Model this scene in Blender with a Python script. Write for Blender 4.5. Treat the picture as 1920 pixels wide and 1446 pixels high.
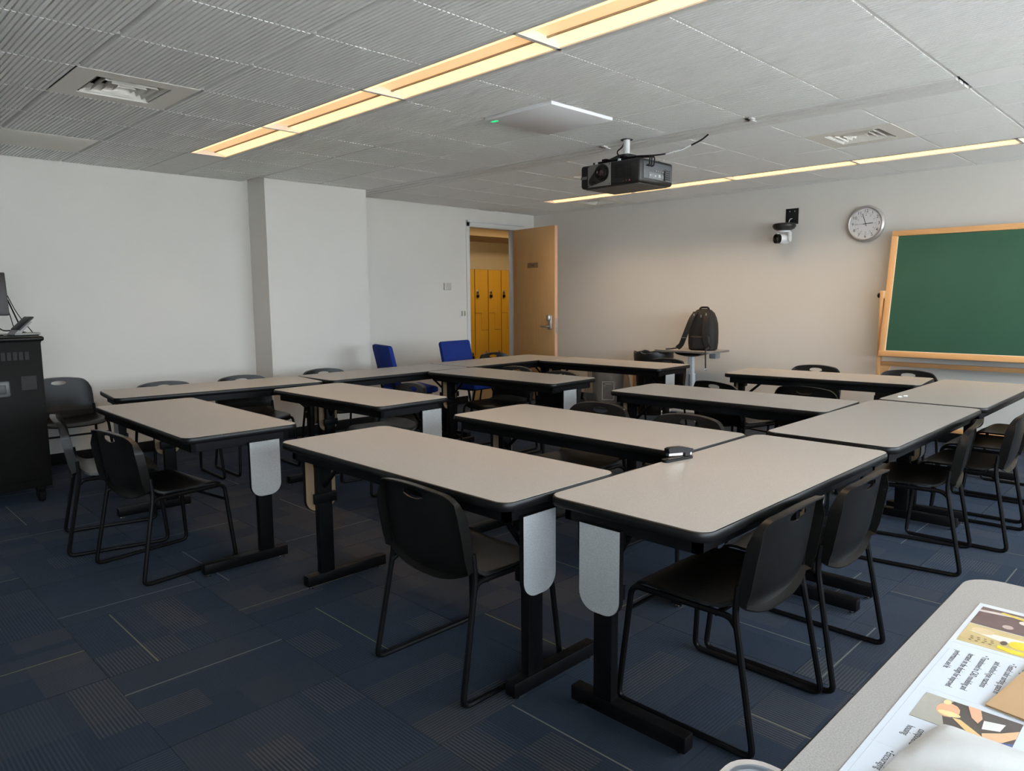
import bpy, bmesh, math, random
from mathutils import Matrix, Vector
PI = math.pi
random.seed(7)
for o in list(bpy.data.objects):
    bpy.data.objects.remove(o)
S = bpy.context.scene
C = S.collection

# ------------------------------------------------------------------ camera
YAW, PITCH, ROLL, FPX, CAMZ = 0.784455, 0.120247, -0.0070975, 1361.0, 1.40
f_ = Vector((math.cos(YAW)*math.cos(PITCH), math.sin(YAW)*math.cos(PITCH), -math.sin(PITCH)))
r_ = Vector((math.sin(YAW), -math.cos(YAW), 0))
u_ = r_.cross(f_)
r2 = r_*math.cos(ROLL) + u_*math.sin(ROLL)
u2 = -r_*math.sin(ROLL) + u_*math.cos(ROLL)
cam = bpy.data.cameras.new('camera')
cam.sensor_fit = 'HORIZONTAL'; cam.sensor_width = 36.0
cam.lens = FPX/1920*36.0
cam.clip_start = 0.05
cam_o = bpy.data.objects.new('camera', cam)
cam_o.matrix_world = Matrix(((r2.x, u2.x, -f_.x, 0), (r2.y, u2.y, -f_.y, 0), (r2.z, u2.z, -f_.z, CAMZ), (0, 0, 0, 1)))
C.objects.link(cam_o)
S.camera = cam_o
S.view_settings.view_transform = 'Standard'
S.view_settings.look = 'None'
S.view_settings.gamma = 1.0
S.view_settings.use_curve_mapping = False
S.view_settings.exposure = 0.12

# ------------------------------------------------------------------ daylight
SKY = 15.0
LENS = 1.7          # glow of the lamp covers
LAMP = 4.8          # watts per strip-light module
CORRIDOR = 0.8
sun = bpy.data.lights.new('sun', 'SUN'); sun.energy = 320.0; sun.angle = 0.01; sun.color = (1.0, 0.985, 0.96)
sun_o = bpy.data.objects.new('sun', sun)                 # added behind the building so the ground outside bounces light to the ceiling
sun_o.rotation_euler = (math.radians(-38), 0, math.radians(12)); C.objects.link(sun_o)
world = bpy.data.worlds.new('overcast_sky'); S.world = world
world.use_nodes = True
bg = world.node_tree.nodes['Background']
bg.inputs[0].default_value = (0.80, 0.91, 1.0, 1)
bg.inputs[1].default_value = SKY
ROOM = dict(x0=-2.2, x1=7.73, y0=-1.75, yl=7.10, yr=7.25, z=2.56)
WINDOWS = [(-2.0, -0.6), (-0.3, 1.1), (1.4, 2.8), (3.1, 4.5), (4.8, 6.2), (6.4, 7.55)]
WZ = (0.80, 2.40)
for a, b in WINDOWS:          # sky portals standing in the window openings
    L = bpy.data.lights.new('window_portal', 'AREA')
    L.shape = 'RECTANGLE'; L.size = b-a; L.size_y = WZ[1]-WZ[0]
    L.cycles.is_portal = True
    o = bpy.data.objects.new('window_portal', L)
    o.location = ((a+b)/2, ROOM['y0']-0.10, sum(WZ)/2)
    o.rotation_euler = (PI/2, 0, 0)
    C.objects.link(o)

# ------------------------------------------------------------------ material helpers
MATS = {}
def nt_new(name):
    m = bpy.data.materials.new(name); m.use_nodes = True
    nt = m.node_tree
    return m, nt, nt.nodes['Principled BSDF']
def N(nt, t, **kw):
    n = nt.nodes.new(t)
    ins = kw.pop('ins', {})
    for k, v in kw.items(): setattr(n, k, v)
    for k, v in ins.items():
        if hasattr(v, 'is_output') or isinstance(v, bpy.types.NodeSocket): nt.links.new(v, n.inputs[k])
        else: n.inputs[k].default_value = v
    return n
def math_n(nt, op, a, b=None, c=None):
    n = nt.nodes.new('ShaderNodeMath'); n.operation = op
    for i, v in enumerate((a, b, c)):
        if v is None: continue
        if isinstance(v, bpy.types.NodeSocket): nt.links.new(v, n.inputs[i])
        else: n.inputs[i].default_value = v
    return n.outputs[0]
def mix_n(nt, fac, a, b):
    n = nt.nodes.new('ShaderNodeMix'); n.data_type = 'RGBA'
    for i, v in ((0, fac), (6, a), (7, b)):
        if isinstance(v, bpy.types.NodeSocket): nt.links.new(v, n.inputs[i])
        else: n.inputs[i].default_value = (*v, 1) if isinstance(v, tuple) and len(v) == 3 else v
    return n.outputs[2]
def mat(name, col, rough=0.5, metal=0.0, noise=0.0, nscale=40.0, bump=0.0, bscale=200.0, spec=0.5, emit=None, estr=0.0, trans=0.0, alpha=1.0, sheen=0.0):
    if name in MATS: return MATS[name]
    m, nt, p = nt_new(name)
    p.inputs['Base Color'].default_value = (*col, 1)
    p.inputs['Roughness'].default_value = rough
    p.inputs['Metallic'].default_value = metal
    p.inputs['Specular IOR Level'].default_value = spec
    if trans: p.inputs['Transmission Weight'].default_value = trans
    if sheen: p.inputs['Sheen Weight'].default_value = sheen
    if alpha < 1: p.inputs['Alpha'].default_value = alpha
    tc = N(nt, 'ShaderNodeTexCoord')
    n = N(nt, 'ShaderNodeTexNoise', ins={'Vector': tc.outputs['Object'], 'Scale': nscale, 'Detail': 4.0})
    if noise:
        c = mix_n(nt, n.outputs['Fac'], tuple(max(0, v*(1-noise)) for v in col), tuple(min(1, v*(1+noise)) for v in col))
        nt.links.new(c, p.inputs['Base Color'])
    if bump:
        n2 = N(nt, 'ShaderNodeTexNoise', ins={'Vector': tc.outputs['Object'], 'Scale': bscale, 'Detail': 2.0})
        b = N(nt, 'ShaderNodeBump', ins={'Height': n2.outputs['Fac'], 'Strength': bump, 'Distance': 0.002})
        nt.links.new(b.outputs[0], p.inputs['Normal'])
    if emit:
        p.inputs['Emission Color'].default_value = (*emit, 1)
        p.inputs['Emission Strength'].default_value = estr
    MATS[name] = m
    return m
def speckle_mat(name, base, dark, light, rough=0.45, scale=450.0):
    m, nt, p = nt_new(name)
    tc = N(nt, 'ShaderNodeTexCoord')
    n = N(nt, 'ShaderNodeTexNoise', ins={'Vector': tc.outputs['Object'], 'Scale': scale, 'Detail': 3.0})
    n2 = N(nt, 'ShaderNodeTexNoise', ins={'Vector': tc.outputs['Object'], 'Scale': scale*0.37, 'Detail': 3.0})
    r = N(nt, 'ShaderNodeValToRGB', ins={'Fac': n.outputs['Fac']})
    e = r.color_ramp.elements
    e[0].position = 0.30; e[0].color = (*dark, 1)
    e[1].position = 0.70; e[1].color = (*light, 1)
    x = r.color_ramp.elements.new(0.48); x.color = (*base, 1)
    c = mix_n(nt, math_n(nt, 'MULTIPLY', n2.outputs['Fac'], 0.35), r.outputs['Color'], base)
    nt.links.new(c, p.inputs['Base Color'])
    p.inputs['Roughness'].default_value = rough
    MATS[name] = m
    return m
def wood_mat(name, a, b, rough=0.45, axis='Z', sc=1.0):
    m, nt, p = nt_new(name)
    tc = N(nt, 'ShaderNodeTexCoord')
    mp = N(nt, 'ShaderNodeMapping', ins={'Vector': tc.outputs['Object']})
    s = {'X': (1.2, 22, 22), 'Y': (22, 1.2, 22), 'Z': (22, 22, 1.2)}[axis]
    mp.inputs['Scale'].default_value = tuple(v*sc for v in s)
    n = N(nt, 'ShaderNodeTexNoise', ins={'Vector': mp.outputs[0], 'Scale': 1.6, 'Detail': 6.0, 'Roughness': 0.65})
    c = mix_n(nt, n.outputs['Fac'], a, b)
    nt.links.new(c, p.inputs['Base Color'])
    p.inputs['Roughness'].default_value = rough
    MATS[name] = m
    return m

M_wall = mat('painted_wall', (0.69, 0.665, 0.62), 0.75, noise=0.015, nscale=3, bump=0.15, bscale=350)
M_tile = mat('ceiling_tile_white', (0.90, 0.89, 0.865), 0.9, noise=0.05, nscale=60, bump=0.2, bscale=500)
M_plain = mat('vent_panel_paint', (0.86, 0.83, 0.76), 0.55)
M_grid = mat('grid_white', (0.80, 0.79, 0.76), 0.5)
M_plenum = mat('plenum_dark', (0.10, 0.10, 0.10), 0.9)
M_dark = mat('vent_inside', (0.03, 0.03, 0.03), 0.9)
M_lam = speckle_mat('grey_laminate', (0.372, 0.356, 0.338), (0.29, 0.278, 0.265), (0.45, 0.43, 0.41), 0.42)
M_blk = mat('black_metal', (0.0035, 0.0035, 0.004), 0.45, noise=0.1, spec=0.16)
M_edge = mat('black_edge_band', (0.005, 0.005, 0.005), 0.38, spec=0.28)
M_plas = mat('black_plastic', (0.0060, 0.0056, 0.0052), 0.33, bump=0.06, bscale=900, spec=0.27)
M_tan = mat('hardboard_backing', (0.30, 0.20, 0.115), 0.7, noise=0.08)
M_chrome = mat('chrome', (0.75, 0.75, 0.76), 0.22, metal=1.0)
M_steel = mat('brushed_steel', (0.55, 0.55, 0.56), 0.35, metal=1.0)
M_white = mat('white_plastic', (0.70, 0.70, 0.68), 0.4)
M_alu = mat('white_aluminium', (0.62, 0.64, 0.66), 0.35)
M_rubber = mat('black_rubber', (0.006, 0.006, 0.006), 0.8, spec=0.2)
M_base = mat('black_baseboard', (0.004, 0.004, 0.0045), 0.6, spec=0.2)
M_blue = mat('blue_fabric', (0.013, 0.030, 0.18), 0.85, noise=0.12, nscale=300, bump=0.3, bscale=700, spec=0.1)
M_nylon = mat('black_nylon', (0.008, 0.008, 0.008), 0.7, noise=0.2, nscale=200, bump=0.3, bscale=500)
M_frame = wood_mat('oak_frame', (0.56, 0.30, 0.12), (0.68, 0.40, 0.18), 0.4, 'X')
M_framev = wood_mat('oak_upright', (0.56, 0.30, 0.12), (0.68, 0.40, 0.18), 0.4, 'Z')
M_door = wood_mat('maple_veneer_door', (0.52, 0.285, 0.105), (0.66, 0.39, 0.165), 0.4, 'Z')
M_dedge = mat('door_edge_band', (0.62, 0.38, 0.24), 0.45, noise=0.05)
M_board = mat('green_chalkboard', (0.009, 0.064, 0.037), 0.7, noise=0.10, nscale=2.5)
M_lock = wood_mat('amber_locker_panel', (0.40, 0.20, 0.012), (0.52, 0.28, 0.022), 0.4, 'Z', 0.6)
M_lockgap = mat('locker_side_dark', (0.16, 0.04, 0.012), 0.6)
M_cab = mat('black_cabinet_paint', (0.008, 0.0078, 0.0072), 0.6, spec=0.13)
M_screen = mat('monitor_back', (0.020, 0.021, 0.023), 0.4)
M_jamb = mat('door_frame_paint', (0.66, 0.66, 0.64), 0.4)
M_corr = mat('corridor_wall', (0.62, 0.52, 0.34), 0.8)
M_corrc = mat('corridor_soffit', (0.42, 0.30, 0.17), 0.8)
M_paper = mat('poster_paper', (0.56, 0.62, 0.70), 0.5)
M_ink = mat('printed_ink', (0.03, 0.03, 0.035), 0.6)
M_tag = mat('grey_bin', (0.10, 0.098, 0.095), 0.6, noise=0.1)
M_card = mat('kraft_card', (0.40, 0.26, 0.14), 0.7, noise=0.04)

def glass_mat(name, tint, alpha, rough):
    m, nt, p = nt_new(name)
    nt.nodes.remove(p)
    out = nt.nodes['Material Output']
    t = N(nt, 'ShaderNodeBsdfTransparent'); t.inputs[0].default_value = (*tint, 1)
    g = N(nt, 'ShaderNodeBsdfPrincipled'); g.inputs['Base Color'].default_value = (*tint, 1); g.inputs['Roughness'].default_value = rough
    tc = N(nt, 'ShaderNodeTexCoord')
    n = N(nt, 'ShaderNodeTexNoise', ins={'Vector': tc.outputs['Object'], 'Scale': 9.0, 'Detail': 3.0})
    b = N(nt, 'ShaderNodeBump', ins={'Height': n.outputs['Fac'], 'Strength': 0.5, 'Distance': 0.03})
    if rough > 0.1: nt.links.new(b.outputs[0], g.inputs['Normal'])
    mx = N(nt, 'ShaderNodeMixShader'); mx.inputs[0].default_value = alpha
    nt.links.new(t.outputs[0], mx.inputs[1]); nt.links.new(g.outputs[0], mx.inputs[2])
    nt.links.new(mx.outputs[0], out.inputs[0])
    return m
M_pane = glass_mat('window_glass', (0.97, 0.98, 0.98), 0.06, 0.02)
M_bag = glass_mat('clear_plastic_bag', (0.72, 0.72, 0.72), 0.15, 0.2)
M_tub = glass_mat('translucent_tub', (0.80, 0.84, 0.90), 0.72, 0.3)

def carpet_mat():
    m, nt, p = nt_new('carpet_tile_navy')
    tc = N(nt, 'ShaderNodeTexCoord'); oi = N(nt, 'ShaderNodeObjectInfo')
    sp = N(nt, 'ShaderNodeSeparateXYZ', ins={0: tc.outputs['Object']})
    x, y = sp.outputs[0], sp.outputs[1]
    rnd = oi.outputs['Random']
    off = N(nt, 'ShaderNodeCombineXYZ', ins={0: math_n(nt, 'MULTIPLY', rnd, 37.0), 1: math_n(nt, 'MULTIPLY', rnd, 91.0), 2: 0.0})
    va = N(nt, 'ShaderNodeVectorMath', operation='ADD', ins={0: tc.outputs['Object'], 1: off.outputs[0]})
    def noise(scale, mapping=None, detail=2.0):
        src = va.outputs[0]
        if mapping:
            mp = N(nt, 'ShaderNodeMapping', ins={'Vector': src}); mp.inputs['Scale'].default_value = mapping; src = mp.outputs[0]
        return N(nt, 'ShaderNodeTexNoise', ins={'Vector': src, 'Scale': scale, 'Detail': detail}).outputs['Fac']
    # fine tufted rows along local x
    row = math_n(nt, 'SINE', math_n(nt, 'MULTIPLY', y, 2*PI/0.0125))
    row = math_n(nt, 'GREATER_THAN', row, 0.15)
    grain = noise(900, None, 3)
    patch = noise(1.0, (1.5, 4.0, 1.0), 1.0)          # broad colour patches
    def cells(px_, py_, seed):
        c = N(nt, 'ShaderNodeCombineXYZ', ins={0: math_n(nt, 'FLOOR', math_n(nt, 'DIVIDE', math_n(nt, 'ADD', x, 0.31), px_)), 1: math_n(nt, 'FLOOR', math_n(nt, 'DIVIDE', math_n(nt, 'ADD', y, 0.31), py_)), 2: math_n(nt, 'MULTIPLY', rnd, seed)})
        return N(nt, 'ShaderNodeTexWhiteNoise', noise_dimensions='3D', ins={'Vector': c.outputs[0]}).outputs['Value']
    khaki = math_n(nt, 'GREATER_THAN', cells(0.21, 0.152, 71.0), 0.80)
    navy = mix_n(nt, patch, (0.0036, 0.0052, 0.0085), (0.011, 0.016, 0.0255))
    gr = mix_n(nt, math_n(nt, 'GREATER_THAN', cells(0.31, 0.205, 33.0), 0.62), navy, (0.016, 0.017, 0.019))
    rowamt = math_n(nt, 'ADD', math_n(nt, 'MULTIPLY', cells(0.62, 0.205, 13.0), 0.75), 0.1)
    base = mix_n(nt, math_n(nt, 'MULTIPLY', row, rowamt), gr, (0.030, 0.034, 0.042))
    kh = mix_n(nt, math_n(nt, 'MULTIPLY', math_n(nt, 'MULTIPLY', row, khaki), 0.6), base, (0.075, 0.062, 0.042))
    # one thin contrast thread near an edge
    pos = math_n(nt, 'SUBTRACT', math_n(nt, 'MULTIPLY', math_n(nt, 'FRACT', math_n(nt, 'MULTIPLY', rnd, 17.3)), 0.42), 0.23)
    d = math_n(nt, 'ABSOLUTE', math_n(nt, 'SUBTRACT', y, pos))
    line = math_n(nt, 'LESS_THAN', d, 0.0030)
    show = math_n(nt, 'GREATER_THAN', math_n(nt, 'FRACT', math_n(nt, 'MULTIPLY', rnd, 53.7)), 0.22)
    line = math_n(nt, 'MULTIPLY', line, show)
    lc = mix_n(nt, math_n(nt, 'FRACT', math_n(nt, 'MULTIPLY', rnd, 29.1)), (0.19, 0.19, 0.185), (0.20, 0.165, 0.05))
    col = mix_n(nt, math_n(nt, 'MULTIPLY', line, 0.85), kh, lc)
    col2 = mix_n(nt, math_n(nt, 'MINIMUM', math_n(nt, 'ADD', math_n(nt, 'MULTIPLY', grain, 1.6), 0.0), 1.0), (0.006, 0.008, 0.012), col)
    p.inputs['Sheen Weight'].default_value = 0.10; p.inputs['Sheen Tint'].default_value = (0.45, 0.64, 1.0, 1)
    nt.links.new(col2, p.inputs['Base Color'])
    p.inputs['Roughness'].default_value = 0.95
    p.inputs['Specular IOR Level'].default_value = 0.15
    b = N(nt, 'ShaderNodeBump', ins={'Height': math_n(nt, 'ADD', grain, math_n(nt, 'MULTIPLY', row, 0.5)), 'Strength': 0.6, 'Distance': 0.002})
    nt.links.new(b.outputs[0], p.inputs['Normal'])
    return m
M_carpet = carpet_mat()

# ------------------------------------------------------------------ mesh helpers
def add_box(bm, c, s, bev=0.0, M=None, seg=2):
    """axis-aligned box centre c, full size s"""
    g = bmesh.ops.create_cube(bm, size=1.0)
    vs = g['verts']
    bmesh.ops.scale(bm, vec=Vector(s), verts=vs)
    bmesh.ops.translate(bm, vec=Vector(c), verts=vs)
    geo = vs
    if bev:
        es = list({e for v in vs for e in v.link_edges})
        r = bmesh.ops.bevel(bm, geom=es, offset=bev, segments=seg, profile=0.5, affect='EDGES')
        geo = list({v for f in r['faces'] for v in f.verts} | {v for v in vs if v.is_valid})
        ext = set(geo)
        for v in list(geo):
            for f in v.link_faces: ext |= set(f.verts)
        geo = list(ext)
    if M is not None: bmesh.ops.transform(bm, matrix=M, verts=geo)
    return geo
def bx(bm, x0, x1, y0, y1, z0, z1, bev=0.0, M=None, seg=2):
    return add_box(bm, ((x0+x1)/2, (y0+y1)/2, (z0+z1)/2), (x1-x0, y1-y0, z1-z0), bev, M, seg)
def fillet(pts, r, n=5):
    P = [Vector(p) for p in pts]
    out = [P[0]]
    for a, b, c in zip(P, P[1:], P[2:]):
        d1 = (a-b); d2 = (c-b)
        k = min(r, d1.length*0.49, d2.length*0.49)
        p1 = b + d1.normalized()*k; p2 = b + d2.normalized()*k
        for i in range(n+1):
            t = i/n
            out.append(p1*(1-t)**2 + b*2*t*(1-t) + p2*t*t)
    out.append(P[-1])
    return out
def add_tube(bm, pts, r, n=8, caps=True, fil=0.0, flat=None):
    P = fillet(pts, fil) if fil else [Vector(p) for p in pts]
    rings = []
    t0 = (P[1]-P[0]).normalized()
    up = Vector((0, 0, 1)) if abs(t0.z) < 0.9 else Vector((1, 0, 0))
    nrm = (up - t0*up.dot(t0)).normalized()
    for i, p in enumerate(P):
        if i == 0: t = (P[1]-P[0])
        elif i == len(P)-1: t = (P[-1]-P[-2])
        else: t = (P[i+1]-P[i-1])
        t.normalize()
        nrm = (nrm - t*nrm.dot(t)).normalized()
        bi = t.cross(nrm)
        rr = r[i] if isinstance(r, (list, tuple)) else r
        rings.append([bm.verts.new(p + nrm*math.cos(2*PI*k/n)*rr + bi*math.sin(2*PI*k/n)*rr*(flat or 1.0)) for k in range(n)])
    for a, b in zip(rings, rings[1:]):
        for k in range(n):
            bm.faces.new((a[k], a[(k+1) % n], b[(k+1) % n], b[k]))
    if caps:
        bm.faces.new(rings[0][::-1]); bm.faces.new(rings[-1])
    return [v for R in rings for v in R]
def add_lathe(bm, prof, n=24, M=None, sx=1.0, sy=1.0):
    rings = []
    for r, z in prof:
        if r < 1e-6: rings.append([bm.verts.new((0, 0, z))])
        else: rings.append([bm.verts.new((r*math.cos(2*PI*k/n)*sx, r*math.sin(2*PI*k/n)*sy, z)) for k in range(n)])
    for a, b in zip(rings, rings[1:]):
        for k in range(n):
            k2 = (k+1) % n
            if len(a) == 1 and len(b) == 1: continue
            if len(a) == 1: bm.faces.new((a[0], b[k2], b[k]))
            elif len(b) == 1: bm.faces.new((a[k], a[k2], b[0]))
            else: bm.faces.new((a[k], a[k2], b[k2], b[k]))
    vs = [v for R in rings for v in R]
    if M is not None: bmesh.ops.transform(bm, matrix=M, verts=vs)
    return vs
def add_prism(bm, poly, z0, z1, M=None):
    a = [bm.verts.new((x, y, z0)) for x, y in poly]
    b = [bm.verts.new((x, y, z1)) for x, y in poly]
    n = len(poly)
    bm.faces.new(a[::-1]); bm.faces.new(b)
    for k in range(n): bm.faces.new((a[k], a[(k+1) % n], b[(k+1) % n], b[k]))
    if M is not None: bmesh.ops.transform(bm, matrix=M, verts=a+b)
    return a+b
def rrect(w, h, r, n=6, cx=0, cy=0, corners=(1, 1, 1, 1)):
    pts = []
    for (sx, sy, a0, on) in ((1, -1, -PI/2, corners[0]), (1, 1, 0, corners[1]), (-1, 1, PI/2, corners[2]), (-1, -1, PI, corners[3])):
        if not on:
            pts.append((cx+sx*w/2, cy+sy*h/2)); continue
        for k in range(n+1):
            t = a0 + PI/2*k/n
            pts.append((cx+sx*(w/2-r)+r*math.cos(t), cy+sy*(h/2-r)+r*math.sin(t)))
    return pts
def add_loft(bm, loops, close=True, cap0=True, cap1=True):
    R = [[bm.verts.new(p) for p in L] for L in loops]
    n = len(R[0])
    for a, b in zip(R, R[1:]):
        for k in range(n if close else n-1):
            bm.faces.new((a[k], a[(k+1) % n], b[(k+1) % n], b[k]))
    if cap0: bm.faces.new(R[0][::-1])
    if cap1: bm.faces.new(R[-1])
    return [v for L in R for v in L]
def T(x=0, y=0, z=0): return Matrix.Translation((x, y, z))
def R(a, ax='Z'): return Matrix.Rotation(a, 4, ax)
def mesh(name, bm, m, smooth=True, ang=38):
    bmesh.ops.recalc_face_normals(bm, faces=bm.faces)
    if smooth:
        lim = math.radians(ang)
        for f in bm.faces: f.smooth = True
        for e in bm.edges:
            if len(e.link_faces) == 2 and e.calc_face_angle(0) > lim: e.smooth = False
    me = bpy.data.meshes.new(name); bm.to_mesh(me); bm.free()
    me.materials.append(m)
    return me
def obj(name, bm, m, parent=None, loc=(0, 0, 0), rot=(0, 0, 0), smooth=True):
    me = mesh(name, bm, m, smooth) if isinstance(bm, bmesh.types.BMesh) else bm
    o = bpy.data.objects.new(name, me); C.objects.link(o)
    o.location = loc; o.rotation_euler = rot
    if parent: o.parent = parent
    return o
def B(): return bmesh.new()
def boxobj(name, m, parent, *dims, bev=0.0, loc=(0, 0, 0), rot=(0, 0, 0)):
    b = B(); bx(b, *dims, bev=bev)
    return obj(name, b, m, parent, loc, rot)
def tubeobj(name, m, parent, pts, r, fil=0.0, n=8):
    b = B(); add_tube(b, pts, r, n=n, fil=fil)
    return obj(name, b, m, parent)
def tag(o, label, cat, group=None):
    o['label'] = label; o['category'] = cat
    if group: o['group'] = group
    return o
def thing(name, label, cat, loc=(0, 0, 0), rz=0.0, group=None):
    o = bpy.data.objects.new(name, None); C.objects.link(o)
    o.empty_display_size = 0.1
    o.location = loc; o.rotation_euler = (0, 0, rz)
    return tag(o, label, cat, group)
def struct(name, bm, m, smooth=True):
    o = obj(name, bm, m, smooth=smooth); o['kind'] = 'structure'; return o
def text_mesh(name, body, size, m, extrude=0.0003, align='CENTER', shear=0.0):
    cu = bpy.data.curves.new(name, 'FONT'); cu.body = body; cu.size = size
    cu.extrude = extrude; cu.align_x = align; cu.align_y = 'CENTER'; cu.resolution_u = 3
    o = bpy.data.objects.new(name, cu); C.objects.link(o)
    dg = bpy.context.evaluated_depsgraph_get()
    me = bpy.data.meshes.new_from_object(o.evaluated_get(dg))
    bpy.data.objects.remove(o); bpy.data.curves.remove(cu)
    me.name = name; me.materials.clear(); me.materials.append(m)
    return me
def copy_tree(root, loc, rz, label=None, group=None):
    r = root.copy(); C.objects.link(r); r.location = loc; r.rotation_euler = (0, 0, rz)
    if label: r['label'] = label
    if group: r['group'] = group
    for ch in list(root.children):
        c = ch.copy(); C.objects.link(c); c.parent = r
        for g in ch.children:
            d = g.copy(); C.objects.link(d); d.parent = c
    return r

# ================================================================== the room
x0, x1, y0, yl, yr, zc = (ROOM[k] for k in ('x0', 'x1', 'y0', 'yl', 'yr', 'z'))
WT = 0.16
b = B(); bx(b, x0-WT, x1+WT, y0-WT, 9.6, -0.12, -0.004); floor = struct('floor', b, M_rubber)
# carpet tiles, quarter-turned
tb = B()
P = rrect(0.6020, 0.6020, 0.003, 2)
add_loft(tb, [[(x, y, -0.004) for x, y in P], [(x, y, 0.0) for x, y in P]], cap0=False)
tile_me = mesh('carpet_tile', tb, M_carpet)
gx0, gy0, gp = 0.745, 2.28, 0.604
for i in range(-5, 12):
    for j in range(-7, 9):
        cx = gx0 + (i+0.5)*gp; cy = gy0 + (j+0.5)*gp
        if cx-gp/2 > x1 or cy-gp/2 > yr or cx+gp/2 < x0 or cy+gp/2 < y0: continue
        ax, bx_ = max(cx-gp/2, x0), min(cx+gp/2, x1)
        ay, by_ = max(cy-gp/2, y0), min(cy+gp/2, yr)
        turn = (i+j) % 2
        o = obj('carpet_tile', tile_me, None, floor)
        o.location = ((ax+bx_)/2, (ay+by_)/2, 0)
        q = random.choice((0, PI)) + (PI/2 if turn else 0)
        sx, sy = (bx_-ax)/gp, (by_-ay)/gp
        o.rotation_euler = (0, 0, q)
        o.scale = (sy, sx, 1) if turn else (sx, sy, 1)
b = B(); bx(b, 4.5, 11.5, yr+0.02, 9.6, -0.003, 0.0); struct('floor_corridor', b, mat('corridor_floor', (0.10, 0.075, 0.05), 0.5))
b = B(); bx(b, -40, 50, -70, y0-0.6, -0.75, -0.6); struct('floor_bounce', b, mat('bounce_paving', (0.42, 0.42, 0.42), 0.9, noise=0.1, nscale=2))  # unseen paving, added to bounce daylight up onto the ceiling
# walls
b = B(); bx(b, x0-WT, 3.5, yl, yl+WT, 0, 2.75); struct('wall_back_left', b, M_wall, False)
b = B(); bx(b, 3.400, 4.555, 6.745, yr+WT, 0, 2.75); struct('wall_pilaster', b, M_wall, False)
DX0, DX1, DZ = 6.47, 7.335, 2.34
b = B()
bx(b, 4.55, DX0, yr, yr+0.105, 0, 2.75); bx(b, DX1, x1+WT, yr, yr+0.105, 0, 2.75); bx(b, DX0, DX1, yr, yr+0.105, DZ, 2.75)
struct('wall_back_right', b, M_wall, False)
b = B(); bx(b, x1, x1+WT, y0-WT, yr+WT, 0, 2.75); struct('wall_clock_side', b, M_wall, False)
b = B(); bx(b, x0-WT, x0, y0-WT, yl+WT, 0, 2.75); struct('wall_front', b, M_wall, False)
b = B()
xs = [x0-WT] + [v for w in WINDOWS for v in w] + [x1+WT]
for k in range(0, len(xs), 2): bx(b, xs[k], xs[k+1], y0-WT, y0, 0, 2.75)
for a, c in WINDOWS:
    bx(b, a, c, y0-WT, y0, 0, WZ[0]); bx(b, a, c, y0-WT, y0, WZ[1], 2.75)
struct('wall_windows', b, M_wall, False)
for k, (a, c) in enumerate(WINDOWS):
    b = B()
    for (p, q, r, s) in ((a, a+0.05, WZ[0], WZ[1]), (c-0.05, c, WZ[0], WZ[1]), (a, c, WZ[0], WZ[0]+0.05), (a, c, WZ[1]-0.05, WZ[1]), ((a+c)/2-0.02, (a+c)/2+0.02, WZ[0], WZ[1])):
        bx(b, p, q, y0-0.09, y0-0.04, r, s)
    w = struct('window_%d' % (k+1), b, M_blk, False)
    boxobj('window_sill', M_white, w, a-0.04, c+0.04, y0-0.02, y0+0.06, WZ[0]-0.03, WZ[0], bev=0.004)
    for (p, q) in ((a+0.05, (a+c)/2-0.02), ((a+c)/2+0.02, c-0.05)):
        boxobj('pane', M_pane, w, p, q, y0-0.067, y0-0.063, WZ[0]+0.05, WZ[1]-0.05)
# baseboards
def baseboard(name, *d):
    b = B(); bx(b, *d, bev=0.004); struct(name, b, M_base)
baseboard('baseboard_back_left', x0, 3.40, yl-0.012, yl, 0, 0.10)
baseboard('baseboard_pilaster', 3.388, 4.567, 6.733, 6.745, 0, 0.10)
baseboard('baseboard_back_right', 4.567, DX0-0.05, yr-0.012, yr, 0, 0.10)
baseboard('baseboard_clock_side', x1-0.012, x1, y0, yr, 0, 0.10)

# ceiling
XL = [-2.52, -1.905, -1.29, -0.675, -0.06, 0.555, 1.155, 1.77, 2.385, None, 2.725, 3.34, 3.965, 4.575, None, 4.875, 5.445, 6.035, 6.645, None, 6.93, 7.535, 8.13]
YL = [1.175+0.6035*n for n in range(-5, 11)]
b = B(); bx(b, x0-WT, x1+WT, y0-WT, yr+WT, 2.75, 2.80); ceil = struct('ceiling', b, M_plenum)
# ribbed tile: grooves run along y
def ribbed(nr=24, gd=0.010, gw=0.33):
    b = B()
    prof = []
    w = 0.6/nr
    for k in range(nr):
        xa = -0.3 + k*w
        prof += [(xa, gd), (xa+w*gw, gd), (xa+w*gw, 0.0), (xa+w, 0.0)]
    a = [b.verts.new((x, -0.3, z)) for x, z in prof]; c = [b.verts.new((x, 0.3, z)) for x, z in prof]
    for k in range(len(prof)-1): b.faces.new((a[k], a[k+1], c[k+1], c[k]))
    # rim up to the grid
    for row, s in ((a, -0.3), (c, 0.3)):
        up = [b.verts.new((x, s, 0.022)) for x, z in prof]
        for k in range(len(prof)-1): b.faces.new((row[k], row[k+1], up[k+1], up[k]))
    for xx in (-0.3, 0.3):
        q = [b.verts.new((xx, -0.3, 0.0)), b.verts.new((xx, 0.3, 0.0)), b.verts.new((xx, 0.3, 0.022)), b.verts.new((xx, -0.3, 0.022))]
        b.faces.new(q)
    return mesh('ceiling_tile', b, M_tile, smooth=False)
rib_me = ribbed()
pb = B(); bx(pb, -0.3, 0.3, -0.3, 0.3, 0, 0.022, bev=0.002); plain_me = mesh('ceiling_tile', pb, M_plain)
def near(a, b): return abs(a-b) < 0.06
SPECIAL = {}
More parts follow.
